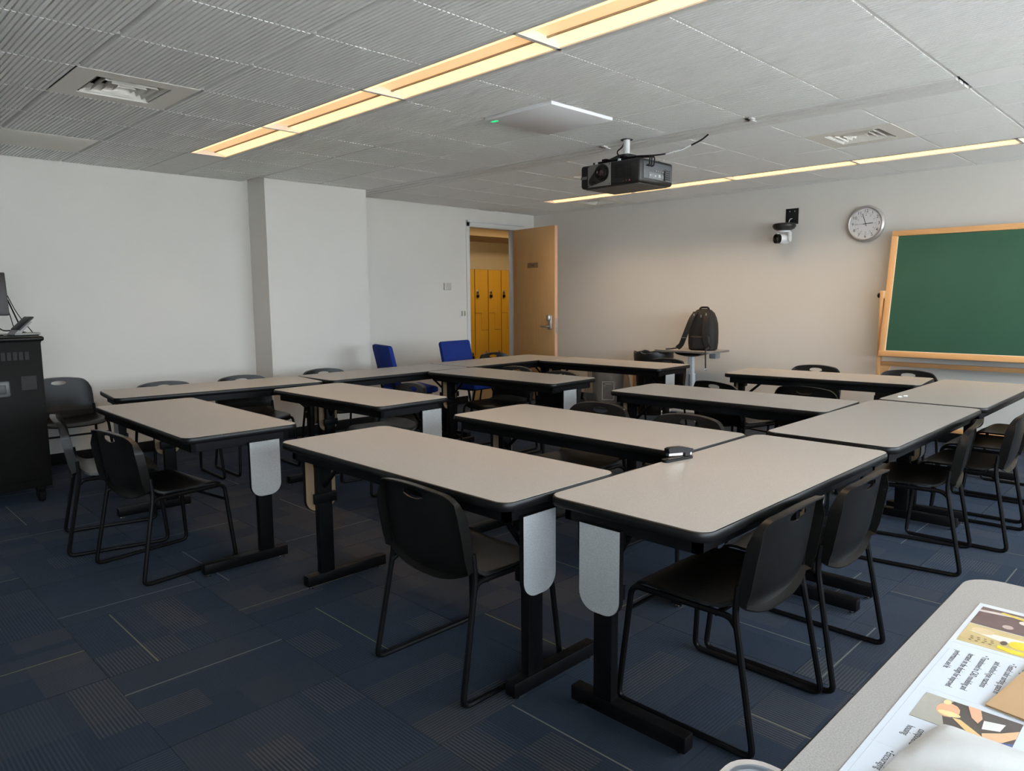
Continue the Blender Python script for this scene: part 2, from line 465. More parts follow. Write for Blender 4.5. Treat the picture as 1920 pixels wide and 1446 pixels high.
def cell_kind(ax, ay):
    if near(ax, 1.155) and near(ay, YL[10]): return 'vent'
    if near(ax, 5.445) and near(ay, YL[6]): return 'vent'
    if near(ax, 6.93) and near(ay, YL[12]): return 'vent'
    if near(ax, 5.445) and near(ay, YL[10]): return 'vent'
    if near(ax, 1.155) and near(ay, YL[13]): return 'plain'
    if near(ax, 3.34) and near(ay, YL[8]): return 'mic'
    return 'tile'
VENTS = []
MIC = None
for i in range(len(XL)-1):
    if XL[i] is None or XL[i+1] is None: continue
    for j in range(len(YL)-1):
        ax, cx = max(XL[i], x0), min(XL[i+1], x1)
        ymax = yl if (ax+cx)/2 < 3.4 else (6.745 if (ax+cx)/2 < 4.5 else yr)
        ay, cy = max(YL[j], y0), min(YL[j+1], ymax)
        if cy-ay < 0.05 or cx-ax < 0.05: continue
        kind = cell_kind(XL[i], YL[j])
        mid = ((ax+cx)/2, (ay+cy)/2, zc)
        if kind == 'vent': VENTS.append((mid, cx-ax, cy-ay)); continue
        if kind == 'mic': MIC = (mid, cx-ax, cy-ay); continue
        o = obj('ceiling_tile', plain_me if kind == 'plain' else rib_me, None, ceil)
        o.location = mid
        o.scale = ((cx-ax-0.020)/0.6, (cy-ay-0.018)/0.6, 1)
for xa, xb, ya, yb in ((2.385, 2.725, 5.99, 6.605), (2.385, 2.725, 6.605, yl), (6.645, 6.93, 6.12, 6.605), (6.645, 6.93, 6.605, yr)):
    o = obj('ceiling_tile', rib_me, None, ceil); o.location = ((xa+xb)/2, (ya+yb)/2, zc); o.scale = ((xb-xa-0.020)/0.6, (yb-ya-0.018)/0.6, 1)
# T-bar grid, in the joints between the tiles
gb = B(); bx(gb, -0.5, 0.5, -0.5, 0.5, 0, 0.01); bar_me = mesh('grid_bar', gb, M_grid, False)
for i, X in enumerate(XL):
    if X is None or X < x0 or X > x1: continue
    ymax = yl if X < 3.39 else (6.745 if X < 4.56 else yr)
    o = obj('grid_bar', bar_me, None, ceil); o.location = (X, (y0+ymax)/2, zc+0.020); o.scale = (0.024, ymax-y0, 1)
segs = [(x0, 2.385), (2.725, 4.575), (4.875, 6.645), (6.93, x1)]
for Y in YL:
    for a, c in segs:
        if Y < y0 or Y > (yl if a < 0 else yr): continue
        if a > 2 and a < 4 and Y > 6.74: continue
        o = obj('grid_bar', bar_me, None, ceil); o.location = ((a+c)/2, Y, zc+0.003); o.scale = (c-a, 0.016, 1)
# plaster filler strips along the light troughs
for a, c in ((2.385, 2.398), (2.712, 2.725), (6.645, 6.655), (6.918, 6.93)):
    o = obj('grid_bar', bar_me, None, ceil); o.location = ((a+c)/2, (y0+5.99)/2 if a < 4 else (y0+6.12)/2, zc+0.002); o.scale = (c-a+0.004, (5.99 if a < 4 else 6.12)-y0, 1)

# square air diffusers
def diffuser(loc, w, d, label):
    t = thing('air_diffuser', label, 'air vent', loc, 0)
    b = B()
    o_ = 0.19
    for (p, q, r, s) in ((-w/2+0.004, -o_, -d/2+0.004, d/2-0.004), (o_, w/2-0.004, -d/2+0.004, d/2-0.004), (-o_, o_, -d/2+0.004, -o_), (-o_, o_, o_, d/2-0.004)):
        bx(b, p, q, r, s, 0, 0.006)
    obj('face_plate', b, M_plain, t, smooth=False)
    b = B()
    bx(b, -o_, o_, -o_, o_, 0.10, 0.105)
    for s in (-1, 1):
        bx(b, s*o_-0.002, s*o_+0.002, -o_, o_, 0.006, 0.10); bx(b, -o_, o_, s*o_-0.002, s*o_+0.002, 0.006, 0.10)
    obj('duct_box', b, M_dark, t, smooth=False)
    for k in range(4):
        ro = o_-0.010-k*0.044; ri = ro-0.026
        z0_, z1_ = 0.002, 0.050
        b = B()
        lo = [(ro, -ro, z0_), (ro, ro, z0_), (-ro, ro, z0_), (-ro, -ro, z0_)]
        hi = [(ri, -ri, z1_), (ri, ri, z1_), (-ri, ri, z1_), (-ri, -ri, z1_)]
        lo2 = [(x, y, z+0.003) for x, y, z in lo]; hi2 = [(x, y, z+0.003) for x, y, z in hi]
        if ri < 0.02: hi = [(x*0.3, y*0.3, z) for x, y, z in hi]
        add_loft(b, [lo, hi], cap0=False, cap1=(k == 3))
        obj('louvre', b, M_plain, t, smooth=False)
    return t
vl = ['square beige louvred ceiling diffuser beside the bright near light strip',
      'square ceiling diffuser over the tables near the green chalkboard',
      'square ceiling diffuser tucked between far light strip and clock wall',
      'square ceiling diffuser just behind the hanging projector']
VENTS.sort(key=lambda v: (v[0][0]))
for (mid, w, d) in VENTS:
    if mid[0] < 3: L = vl[0]
    elif mid[1] < 3: L = vl[1]
    elif mid[0] > 6.5: L = vl[2]
    else: L = vl[3]
    diffuser((mid[0], mid[1], mid[2]), w, d, L)
# ceiling microphone panel
mid, w, d = MIC
t = thing('ceiling_microphone', 'smooth white square ceiling microphone panel with small green light', 'microphone', (mid[0], mid[1], zc-0.016))
b = B(); bx(b, -w/2+0.012, w/2-0.012, -d/2+0.012, d/2-0.012, 0, 0.05, bev=0.003); obj('panel', b, mat('mic_panel_white', (0.86, 0.86, 0.87), 0.5), t)
b = B(); bx(b, -w/2+0.05, -w/2+0.075, d/2-0.075, d/2-0.025, -0.002, 0.001); obj('status_light', b, mat('green_led', (0.01, 0.3, 0.1), 0.4, emit=(0.0, 1.0, 0.30), estr=0.9), t)
# linear slot diffuser
t = thing('slot_diffuser', 'long white double-slot air diffuser running across the ceiling tiles', 'air vent', (4.725, 0, zc))
b = B()
for a, c in ((-0.126, -0.075), (-0.048, 0.022), (0.050, 0.140)):
    bx(b, a, c, 1.185, yr-0.003, -0.004, 0.012)
obj('rail', b, M_grid, t, smooth=False)
b = B(); bx(b, -0.140, 0.140, 1.185, yr-0.003, 0.020, 0.024); obj('slot_back', b, mat('slot_grey', (0.09, 0.09, 0.09), 0.7), t, smooth=False)
for Y in (YL[7], YL[9]):
    b = B(); bx(b, -0.150, -0.035, Y-0.012, Y+0.012, -0.012, -0.004); bx(b, -0.150, -0.10, Y-0.035, Y+0.012, -0.012, -0.004); obj('clip', b, M_white, t, smooth=False)
for ya, yb in ((y0, -0.035), (-0.035, 0.568), (0.568, 1.172)):
    o = obj('ceiling_tile', rib_me, None, ceil); o.location = (4.725, (ya+yb)/2, zc); o.scale = (0.28/0.6, (yb-ya-0.018)/0.6, 1)

# strip lights
def strip_light(xa, xb, ya, yb, label, group, watts=LAMP):
    t = thing('strip_light', label, 'ceiling light', ((xa+xb)/2, (ya+yb)/2, zc), 0, group)
    w = xb-xa; l = yb-ya-0.004
    b = B()
    h = 0.075
    # housing: frame and trough
    bx(b, -w/2, -w/2+0.006, -l/2, l/2, -0.003, 0.012); bx(b, w/2-0.022, w/2, -l/2, l/2, -0.003, 0.012)
    bx(b, -w/2, w/2, -l/2, -l/2+0.010, -0.003, 0.012); bx(b, -w/2, w/2, l/2-0.010, l/2, -0.003, 0.012)
    bx(b, -w/2, w/2, -l/2, l/2, h+0.03, h+0.034)
    bx(b, -w/2, -w/2+0.003, -l/2, l/2, 0.01, h+0.03); bx(b, w/2-0.003, w/2, -l/2, l/2, 0.01, h+0.03)
    obj('housing', b, mat('light_housing', (0.62, 0.60, 0.56), 0.45), t, smooth=False)
    for s in (-1, 1):
        b = B()
        add_loft(b, [[(-w/2+0.006, s*(l/2-0.010), 0.0), (w/2-0.022, s*(l/2-0.010), 0.0)], [(-w/2+0.02, s*(l/2-0.022), h), (w/2-0.03, s*(l/2-0.022), h)]], close=False, cap0=False, cap1=False)
        obj('end_reflector', b, mat('light_reflector', (0.82, 0.72, 0.58), 0.4), t, smooth=False)
    # lamp cover: two tilted glowing lenses and the rail between them
    emL = mat('warm_lens_side', (0.8, 0.6, 0.4), 0.5, emit=(1.0, 0.60, 0.27), estr=0.42*LENS)
    emR = mat('warm_lens', (0.8, 0.7, 0.5), 0.5, emit=(1.0, 0.60, 0.25), estr=LENS)
    xm = w*0.14
    def lens(n, xa_, za, xb_, zb, m):
        b = B()
        add_loft(b, [[(xa_, -l/2+0.012, za), (xa_, l/2-0.012, za)], [(xb_, -l/2+0.012, zb), (xb_, l/2-0.012, zb)]], close=False, cap0=False, cap1=False)
        obj(n, b, m, t, smooth=False)
    lens('lens', -w/2+0.006, 0.001, -w/2+0.045, 0.006, emR)
    lens('reflector', -w/2+0.045, 0.040, xm-0.006, 0.030, emL)
    lens('lens', xm+0.004, 0.034, w/2-0.022, 0.004, emR)
    La = bpy.data.lights.new('strip_lamp', 'AREA'); La.shape = 'RECTANGLE'; La.size = w*0.8; La.size_y = l*0.95
    La.energy = watts; La.color = (1.0, 0.68, 0.40); La.spread = math.radians(126)     # louvred: light is cut off at low angles
    lo = bpy.data.objects.new('lamp', La); C.objects.link(lo); lo.parent = t; lo.location = (0, 0, 0.004)
    b = B(); bx(b, xm-0.006, xm+0.004, -l/2+0.01, l/2-0.01, 0.022, 0.032); obj('rail', b, mat('light_rail', (0.35, 0.27, 0.18), 0.5), t, smooth=False)
    return t
ys = [5.985-1.207*k for k in range(7)]
ORD = ['first', 'second', 'third', 'fourth', 'fifth', 'sixth']
for k in range(6):
    strip_light(2.40, 2.71, max(ys[k+1], y0+0.02), ys[k], ORD[k] + ' strip light module from the back wall in the row beside the louvred diffuser', 'near row of strip lights', LAMP*0.84)
ys = [6.115-1.207*k for k in range(7)]
for k in range(6):
    strip_light(6.658, 6.915, max(ys[k+1], y0+0.02), ys[k], ORD[k] + ' strip light module from the door corner in the row along the clock wall', 'strip lights along the clock wall', LAMP*1.38)

# ------------------------------------------------------------------ door, frame and corridor
b = B()
bx(b, DX0-0.045, DX0+0.010, yr-0.018, yr+0.115, 0, DZ+0.06, bev=0.003); bx(b, DX1-0.006, DX1+0.045, yr-0.004, yr+0.115, 0, DZ+0.06, bev=0.003)
bx(b, DX0-0.045, DX1+0.045, yr-0.018, yr+0.115, DZ-0.008, DZ+0.05, bev=0.003)
bx(b, DX0-0.045, DX1+0.16, yr-0.045, yr, DZ+0.05, DZ+0.075, bev=0.003)
struct('trim_1', b, M_jamb)
b = B()
leafL = 0.895
bx(b, -0.022, 0.022, -leafL, 0, 0.012, DZ-0.010, bev=0.0015)
d1 = struct('door_1', b, M_door)
d1.location = (DX1-0.012, yr-0.012, 0); d1.rotation_euler = (0, 0, math.radians(-8.5))
boxobj('edge_band', M_dedge, d1, -0.0225, 0.0225, -leafL-0.004, -leafL+0.0005, 0.012, DZ-0.010)
boxobj('lock_body', M_steel, d1, -0.055, -0.022, -leafL+0.04, -leafL+0.105, 0.98, 1.17, bev=0.006)
b = B(); add_box(b, (-0.062, -leafL+0.072, 1.135), (0.05, 0.062, 0.075), 0.012); obj('lock_cover', b, M_steel, d1)
b = B(); add_tube(b, [(-0.05, -leafL+0.072, 1.02), (-0.10, -leafL+0.072, 1.02), (-0.10, -leafL+0.19, 1.02)], 0.010, fil=0.02); obj('lever_handle', b, M_steel, d1)
boxobj('strike_plate', M_steel, d1, -0.013, 0.013, -leafL-0.0055, -leafL-0.0035, 0.93, 1.13)
boxobj('latch', M_steel, d1, -0.008, 0.008, -leafL-0.016, -leafL-0.004, 1.00, 1.03)
boxobj('old_notice_mark', mat('faded_sticker', (0.27, 0.15, 0.07), 0.6, noise=0.2, nscale=60), d1, -0.0232, -0.0224, -0.55, -0.32, 1.80, 1.87)
b = B(); bx(b, -0.0236, -0.0230, -0.54, -0.36, 1.845, 1.851); bx(b, -0.0236, -0.0230, -0.47, -0.40, 1.825, 1.840); obj('sticker_residue', b, mat('sticker_residue', (0.14, 0.08, 0.045), 0.7), d1)
# corridor
b = B(); bx(b, 4.5, 11.5, 9.46, 9.60, 0, 2.75); struct('wall_corridor', b, M_corr, False)
b = B(); bx(b, 4.4, 4.5, yr+WT, 9.6, 0, 2.75); struct('wall_corridor_left', b, M_corr, False)
b = B(); bx(b, 11.5, 11.6, yr-0.5, 9.6, 0, 2.75); struct('wall_corridor_right', b, M_corr, False)
b = B(); bx(b, x1+WT, 11.6, yr, yr+WT, 0, 2.75); struct('wall_corridor_near', b, M_corr, False)
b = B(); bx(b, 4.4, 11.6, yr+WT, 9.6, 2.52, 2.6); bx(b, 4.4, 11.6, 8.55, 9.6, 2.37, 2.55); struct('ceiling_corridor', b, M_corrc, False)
L = bpy.data.lights.new('corridor_lamp', 'AREA'); L.shape = 'RECTANGLE'; L.size = 2.4; L.size_y = 0.3; L.energy = 30*CORRIDOR; L.color = (1.0, 0.80, 0.50)
o = bpy.data.objects.new('corridor_lamp', L); o.location = (8.6, 7.95, 2.50); C.objects.link(o)
# Z-shaped lockers
def locker(xl, label):
    t = thing('locker', label, 'locker', (xl+0.1525, 9.23, 0), 0, 'amber lockers in the corridor')
    w = 0.3035
    boxobj('body', M_lockgap, t, -w/2, w/2, -0.205, 0.23, 0.10, 1.875)
    boxobj('plinth', M_base, t, -w/2, w/2, -0.18, 0.23, 0, 0.10)
    MX = Matrix(((1, 0, 0, 0), (0, 0, -1, -0.205), (0, 1, 0, 0), (0, 0, 0, 1)))
    e = 0.006; a = -w/2+0.012; c = w/2-0.004
    b = B(); add_prism(b, [(a, 1.147+e/2), (e/2, 1.147+e/2), (e/2, 0.862+e/2), (c, 0.862+e/2), (c, 1.870), (a, 1.870)], 0, 0.02, MX)
    ud = obj('upper_door', b, M_lock, t, smooth=False)
    b = B(); add_prism(b, [(a, 0.105), (c, 0.105), (c, 0.862-e/2), (-e/2, 0.862-e/2), (-e/2, 1.147-e/2), (a, 1.147-e/2)], 0, 0.02, MX)
    ld = obj('lower_door', b, M_lock, t, smooth=False)
    for door, lx, lz in ((ud, -w/2+0.06, 1.49), (ld, w/2-0.06, 0.47)):
        boxobj('latch_plate', M_steel, door, lx-0.02, lx+0.02, -0.232, -0.224, lz-0.01, lz+0.045, bev=0.003)
        b = B(); add_tube(b, [(lx-0.014, -0.24, lz-0.035), (lx-0.014, -0.24, lz+0.01), (lx+0.014, -0.24, lz+0.01), (lx+0.014, -0.24, lz-0.035)], 0.004, fil=0.013, n=6)
        bx(b, lx-0.024, lx+0.024, -0.252, -0.228, lz-0.085, lz-0.035, bev=0.006); obj('padlock', b, M_blk, door)
for k in range(1, 5):
    locker(7.55+0.305*k, ORD[k-1] + ' tall amber locker from the switch side of the doorway')

# ------------------------------------------------------------------ wall things
t = thing('thermostat', 'small grey-beige square wall sensor beside the doorway', 'thermostat', (6.09, yr, 1.553))
boxobj('cover', mat('sensor_beige', (0.58, 0.55, 0.50), 0.5), t, -0.055, 0.055, -0.028, -0.004, -0.045, 0.045, bev=0.006)
boxobj('back_plate', M_white, t, -0.05, 0.06, -0.004, 0, -0.048, 0.04)
t = thing('light_switch', 'white double rocker light switch plate beside door frame', 'light switch', (6.36, yr, 1.20))
boxobj('plate', M_white, t, -0.058, 0.058, -0.006, 0, -0.06, 0.06, bev=0.003)
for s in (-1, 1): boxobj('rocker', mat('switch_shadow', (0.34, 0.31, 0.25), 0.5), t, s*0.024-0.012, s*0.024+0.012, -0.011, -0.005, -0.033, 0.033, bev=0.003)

# clock on the x1 wall (local: face looks to -x)
FX = Matrix(((0, 0, -1, 0), (-1, 0, 0, 0), (0, 1, 0, 0), (0, 0, 0, 1)))   # local (right, up, out) -> world
t = thing('wall_clock', 'round silver-rimmed white wall clock with black numerals', 'clock', (x1, 2.698, 2.106))
t.matrix_world = T(x1, 2.698, 2.106) @ FX
b = B(); add_lathe(b, [(0.150, 0.045), (0.160, 0.050), (0.176, 0.040), (0.180, 0.020), (0.176, 0.0), (0.10, 0.0)], 48); obj('rim', b, mat('clock_rim_silver', (0.52, 0.50, 0.48), 0.35, metal=0.5), t)
b = B(); add_lathe(b, [(0.0, 0.034), (0.153, 0.034), (0.153, 0.02)], 48); fc = obj('dial', b, mat('clock_dial', (0.76, 0.74, 0.74), 0.5), t)
for h in range(1, 13):
    a = PI/2 - h*PI/6
    o = obj('numeral', text_mesh('numeral', str(h), 0.042, M_ink), None, fc); o.location = (0.124*math.cos(a), 0.124*math.sin(a), 0.0346)
    o2 = obj('inner_numeral', text_mesh('inner_numeral', str(h+12), 0.013, M_ink), None, fc); o2.location = (0.083*math.cos(a), 0.083*math.sin(a), 0.0346)
b = B()
for k in range(60):
    a = k*PI/30; l0, l1 = (0.092, 0.104) if k % 5 == 0 else (0.100, 0.104)
    bx(b, l0, l1, -0.0011, 0.0011, 0.0342, 0.0348, M=R(a))
o = obj('minute_track', b, M_ink, fc); o['kind'] = 'stuff'
def hand(name, ang, l, w, z):
    b = B(); bx(b, -0.025, l, -w/2, w/2, z, z+0.001, M=R(ang)); obj(name, b, M_ink, t)
hand('hour_hand', math.radians(4), 0.070, 0.007, 0.037)
hand('minute_hand', math.radians(90+18), 0.105, 0.006, 0.039)
hand('second_hand', math.radians(182), 0.105, 0.0018, 0.041)

# pan-tilt camera
t = thing('ptz_camera', 'black and silver pan-tilt camera hung under a wall bracket', 'camera', (x1, 3.47, 2.16))
b = B(); bx(b, -0.006, 0, -0.075, 0.065, -0.0, 0.165, bev=0.002); bx(b, -0.19, 0, -0.075, 0.065, 0.0, 0.006, bev=0.002); obj('wall_bracket', b, M_blk, t)
for yy in (-0.035, 0.02):
    b = B(); add_lathe(b, [(0, 0.004), (0.006, 0.003), (0.006, 0)], 10, T(-0.006, yy, 0.135) @ R(-PI/2, 'Y')); obj('screw', b, M_steel, t)
b = B(); add_tube(b, [(-0.10, -0.01, 0.0), (-0.06, -0.01, 0.05), (-0.01, -0.01, 0.06)], 0.004, n=6, fil=0.02); obj('cable', b, M_alu, t)
b = B(); add_lathe(b, [(0, -0.075), (0.07, -0.073), (0.105, -0.055), (0.118, -0.032), (0.115, -0.010), (0.10, 0.0), (0, 0.0)], 32, T(-0.15, 0.01, 0)); base = obj('base', b, M_plas, t)
b = B(); add_lathe(b, [(0, 0.008), (0.012, 0.006), (0.014, 0)], 12, T(-0.235, 0.055, -0.034) @ R(math.radians(-140), 'Z') @ R(PI/2, 'Y') @ R(PI, 'X')); obj('status_light', b, mat('blue_led', (0.02, 0.05, 0.4), 0.3, emit=(0.1, 0.25, 1.0), estr=0.9), base)
b = B(); add_lathe(b, [(0.02, -0.10), (0.062, -0.095), (0.066, -0.075), (0.0, -0.072)], 24, T(-0.15, 0.01, 0)); obj('neck', b, M_alu, t)
for s in (-1, 1):
    b = B(); add_loft(b, [[(x-0.15, 0.01+s*0.058, z) for x, z in [(-0.032+0.032*0, -0.09), (0.03, -0.09)] + [(0.03*math.cos(a), -0.165+0.03*math.sin(a)) for a in [-PI*k/8 for k in range(9)]]],
                          [(x-0.15, 0.01+s*0.072, z) for x, z in [(-0.032, -0.09), (0.03, -0.09)] + [(0.03*math.cos(a), -0.165+0.03*math.sin(a)) for a in [-PI*k/8 for k in range(9)]]]])
    obj('yoke_arm', b, M_alu, t)
HM = T(-0.15, 0.01, -0.160) @ R(math.radians(-28), 'Z') @ R(-PI/2, 'Y')
b = B(); add_lathe(b, [(0, -0.055), (0.045, -0.05), (0.054, -0.02), (0.052, 0.05), (0.048, 0.075), (0, 0.075)], 24, HM); hd = obj('camera_head', b, M_alu, t)
b = B(); add_lathe(b, [(0.03, 0.080), (0.046, 0.10), (0.050, 0.098), (0.050, 0.055), (0.03, 0.055)], 24, HM); obj('lens_hood', b, M_blk, hd)
b = B(); add_lathe(b, [(0, 0.085), (0.03, 0.080), (0.03, 0.06)], 20, HM); obj('lens', b, mat('lens_glass', (0.01, 0.01, 0.012), 0.08), hd)

# ------------------------------------------------------------------ projector
t = thing('projector', 'black ceiling projector hung from a short white pole', 'projector', (4.55, 3.32, 0))
D, W = 0.42, 0.54
zb, zt = 2.205, 2.375
b = B(); bx(b, -D/2, D/2, -W/2, W/2, zb, zt, bev=0.022, seg=3); body = obj('body', b, mat('projector_black', (0.008, 0.0075, 0.0075), 0.45, spec=0.3), t)
boxobj('bottom_cover', mat('projector_underside', (0.030, 0.027, 0.025), 0.5), body, -D/2+0.03, D/2-0.03, -W/2+0.03, W/2-0.03, zb-0.004, zb+0.002)
# lens plate on the -x face, towards +y end
lp = boxobj('lens_plate', mat('projector_grey_plate', (0.13, 0.125, 0.115), 0.4), body, -D/2-0.005, -D/2+0.002, -0.015, 0.195, zb+0.004, zt-0.006, bev=0.002)
ML = Matrix(((0, 0, -1, -D/2-0.005), (-1, 0, 0, 0.0), (0, 1, 0, 0), (0, 0, 0, 1)))
def mlens(yc, zc_): return Matrix(((0, 0, -1, -D/2-0.004), (-1, 0, 0, yc), (0, 1, 0, zc_), (0, 0, 0, 1)))
zm = (zb+zt)/2
# teardrop recess outline
pts = []
c1 = (0.062, zm+0.012, 0.064); c2 = (0.150, zm-0.040, 0.032)
for k in range(17):
    a = math.radians(-75 + k*12.5); pts.append((-c1[0]+c1[2]*math.cos(a), c1[1]+c1[2]*math.sin(a)))
for k in range(9):
    a = math.radians(130 + k*16); pts.append((-c2[0]+c2[2]*math.cos(a), c2[1]+c2[2]*math.sin(a)))
b = B(); add_prism(b, pts, 0.0005, 0.003, ML); obj('lens_recess', b, mat('lens_recess_black', (0.006, 0.006, 0.006), 0.5), lp)
b = B(); add_lathe(b, [(0.026, 0.004), (0.034, 0.022), (0.050, 0.026), (0.054, 0.022), (0.054, 0.001)], 28, mlens(c1[0], c1[1])); ln = obj('lens_barrel', b, M_plas, lp)
b = B(); add_lathe(b, [(0, 0.016), (0.02, 0.013), (0.036, 0.006)], 24, mlens(c1[0], c1[1])); obj('lens_glass', b, mat('projector_lens', (0.02, 0.012, 0.012), 0.06, spec=0.8), ln)
b = B(); add_lathe(b, [(0, 0.010), (0.010, 0.010), (0.012, 0.001)], 14, mlens(0.158, zm-0.048)); add_lathe(b, [(0, 0.010), (0.008, 0.010), (0.010, 0.001)], 14, mlens(0.128, zm-0.050)); obj('lens_shift_knob', b, M_plas, lp)
for yy in (-0.008, 0.188):
    for zz in (zb+0.014, zt-0.016):
        b = B(); add_lathe(b, [(0, 0.004), (0.004, 0.003), (0.004, 0)], 8, mlens(yy, zz)); obj('screw', b, M_blk, lp)
boxobj('name_plate', mat('grey_badge', (0.10, 0.10, 0.10), 0.4), body, -D/2-0.003, -D/2+0.001, 0.205, 0.262, zm-0.016, zm+0.004)
b = B()
for k in range(8):
    for j in range(3): bx(b, -D/2-0.002, -D/2+0.001, -0.20+j*0.055, -0.155+j*0.055, zb+0.045+k*0.012, zb+0.050+k*0.012)
obj('vent_grille', b, M_blk, body, smooth=False)
for k, cc in enumerate(((0.5, 0.05, 0.06), (0.10, 0.03, 0.03), (0.10, 0.03, 0.03))):
    boxobj('indicator', mat('indicator_%d' % (k > 0), cc, 0.4), body, -D/2-0.003, -D/2+0.001, -0.185+k*0.028, -0.178+k*0.028, zb+0.016, zb+0.026)
# connector side, -y face
pn = boxobj('connector_panel', mat('connector_panel_grey', (0.055, 0.060, 0.065), 0.45), body, -0.170, 0.185, -W/2-0.004, -W/2+0.002, zb+0.030, zt-0.022, bev=0.002)
b = B(); bx(b, -0.11, 0.075, -W/2-0.006, -W/2-0.003, zb+0.034, zb+0.078); obj('port_strip', b, mat('port_strip_grey', (0.14, 0.15, 0.15), 0.4), pn)
rr = random.Random(3)
for k in range(9):
    xx = -0.10+k*0.020; ww = rr.choice((0.010, 0.014, 0.007))
    boxobj('port', M_steel if k % 3 else M_white, pn, xx, xx+ww, -W/2-0.009, -W/2-0.005, zb+0.042+rr.random()*0.01, zb+0.060+rr.random()*0.01)
for k in range(4): boxobj('port', M_steel, pn, -0.03+k*0.028, -0.012+k*0.028, -W/2-0.009, -W/2-0.003, zb+0.086, zb+0.096)
boxobj('shadow_slot', M_blk, pn, 0.078, 0.096, -W/2-0.006, -W/2-0.003, zb+0.034, zb+0.105)
kp = boxobj('key_pad', mat('keypad_grey', (0.075, 0.078, 0.082), 0.5), pn, 0.100, 0.165, -W/2-0.007, -W/2-0.003, zb+0.034, zb+0.118)
for i in range(3):
    for j in range(5): boxobj('key', M_blk, pn, 0.107+i*0.019, 0.119+i*0.019, -W/2-0.009, -W/2-0.006, zb+0.040+j*0.015, zb+0.049+j*0.015)
for xx in (-0.14, -0.115, -0.085):
    b = B(); add_tube(b, [(xx, -W/2-0.006, zb+0.118), (xx, -W/2-0.03, zb+0.118), (xx, -W/2-0.035, zt+0.01), (xx*0.5, -0.12, zt+0.035), (0.02, -0.02, zt+0.06)], 0.006, n=6, fil=0.02); obj('plugged_cable', b, M_rubber, t)
# mount
b = B(); bx(b, -0.16, -0.13, -0.19, 0.19, zt-0.003, zt+0.022, bev=0.003); bx(b, 0.13, 0.16, -0.19, 0.19, zt-0.003, zt+0.022, bev=0.003)
bx(b, -0.17, 0.17, -0.10, -0.06, zt+0.02, zt+0.034, bev=0.003); bx(b, -0.17, 0.17, 0.06, 0.10, zt+0.02, zt+0.034, bev=0.003)
add_loft(b, [[(x*0.11, y*0.11, zt+0.03) for x, y in ((1, 1), (-1, 1), (-1, -1), (1, -1))], [(x*0.045, y*0.045, zt+0.075) for x, y in ((1, 1), (-1, 1), (-1, -1), (1, -1))]]); obj('mount_bracket', b, M_blk, t)
for yy in (-0.06, 0.15): boxobj('bracket_bolt', M_alu, t, -0.176, -0.160, yy-0.008, yy+0.008, zt+0.002, zt+0.018)
b = B(); add_lathe(b, [(0, zt+0.07), (0.024, zt+0.07), (0.024, zc), (0, zc)], 20); obj('pole', b, M_white, t)
b = B(); add_lathe(b, [(0, zc-0.004), (0.045, zc-0.004), (0.045, zc), (0, zc)], 20); obj('ceiling_flange', b, M_dark, t)
b = B(); add_tube(b, [(0.0, -0.02, zt+0.06), (0.10, -0.22, zt+0.055), (0.16, -0.36, zt+0.075), (0.22, -0.50, zt+0.14), (0.235, -0.54, zc-0.012)], 0.006, n=6, fil=0.08); obj('ceiling_cable', b, M_rubber, t)
b = B(); add_tube(b, [(0.118, -0.262, zt+0.0585), (0.165, -0.372, zt+0.082), (0.19, -0.43, zt+0.107)], 0.0066, n=6); obj('cable_sleeve', b, M_white, t)
b = B(); add_tube(b, [(-0.02, 0.04, zt+0.05), (-0.05, 0.06, zt+0.10), (-0.01, 0.03, zt+0.13), (0.0, 0.02, zc)], 0.005, n=6, fil=0.05); obj('power_cable', b, M_rubber, t)

# ------------------------------------------------------------------ chalkboard on a rolling easel
# local frame: x along the board (towards -y world), y away from the room, z up
yL = 2.412; LEN = 1.86; HB = 1.205; ZM = 1.413; XM = 7.50
t = thing('chalkboard', 'green chalkboard in an oak frame tilted on a wheeled easel', 'chalkboard', (XM, yL, 0), -PI/2)
tilt = R(math.radians(-10.2), 'X')
def bd(name, m, par, x0_, x1_, y0_, y1_, z0_, z1_, bev=0.003):
    b = B(); bx(b, x0_, x1_, y0_, y1_, z0_, z1_, bev=bev, M=None)
    bmesh.ops.transform(b, matrix=T(0, 0, ZM) @ tilt, verts=b.verts)
    return obj(name, b, m, par)
fw = 0.052
h2 = HB/2
bd('writing_surface', M_board, t, fw-0.01, LEN-fw+0.01, -0.006, 0.006, -h2+fw-0.01, h2-fw+0.01, 0)
bd('frame_rail', M_frame, t, 0, LEN, -0.020, 0.020, h2-fw, h2); bd('frame_rail', M_frame, t, 0, LEN, -0.024, 0.020, -h2, -h2+fw)
bd('frame_stile', M_framev, t, 0, fw, -0.019, 0.019, -h2, h2); bd('frame_stile', M_framev, t, LEN-fw, LEN, -0.019, 0.019, -h2, h2)
bd('frame_lip', mat('pale_bead', (0.72, 0.62, 0.48), 0.5), t, fw-0.001, fw+0.006, -0.010, 0.006, -h2+fw, h2-fw, 0)
bd('frame_lip', mat('pale_bead', (0.72, 0.62, 0.48), 0.5), t, fw, LEN-fw, -0.010, 0.006, -h2+fw-0.001, -h2+fw+0.006, 0)
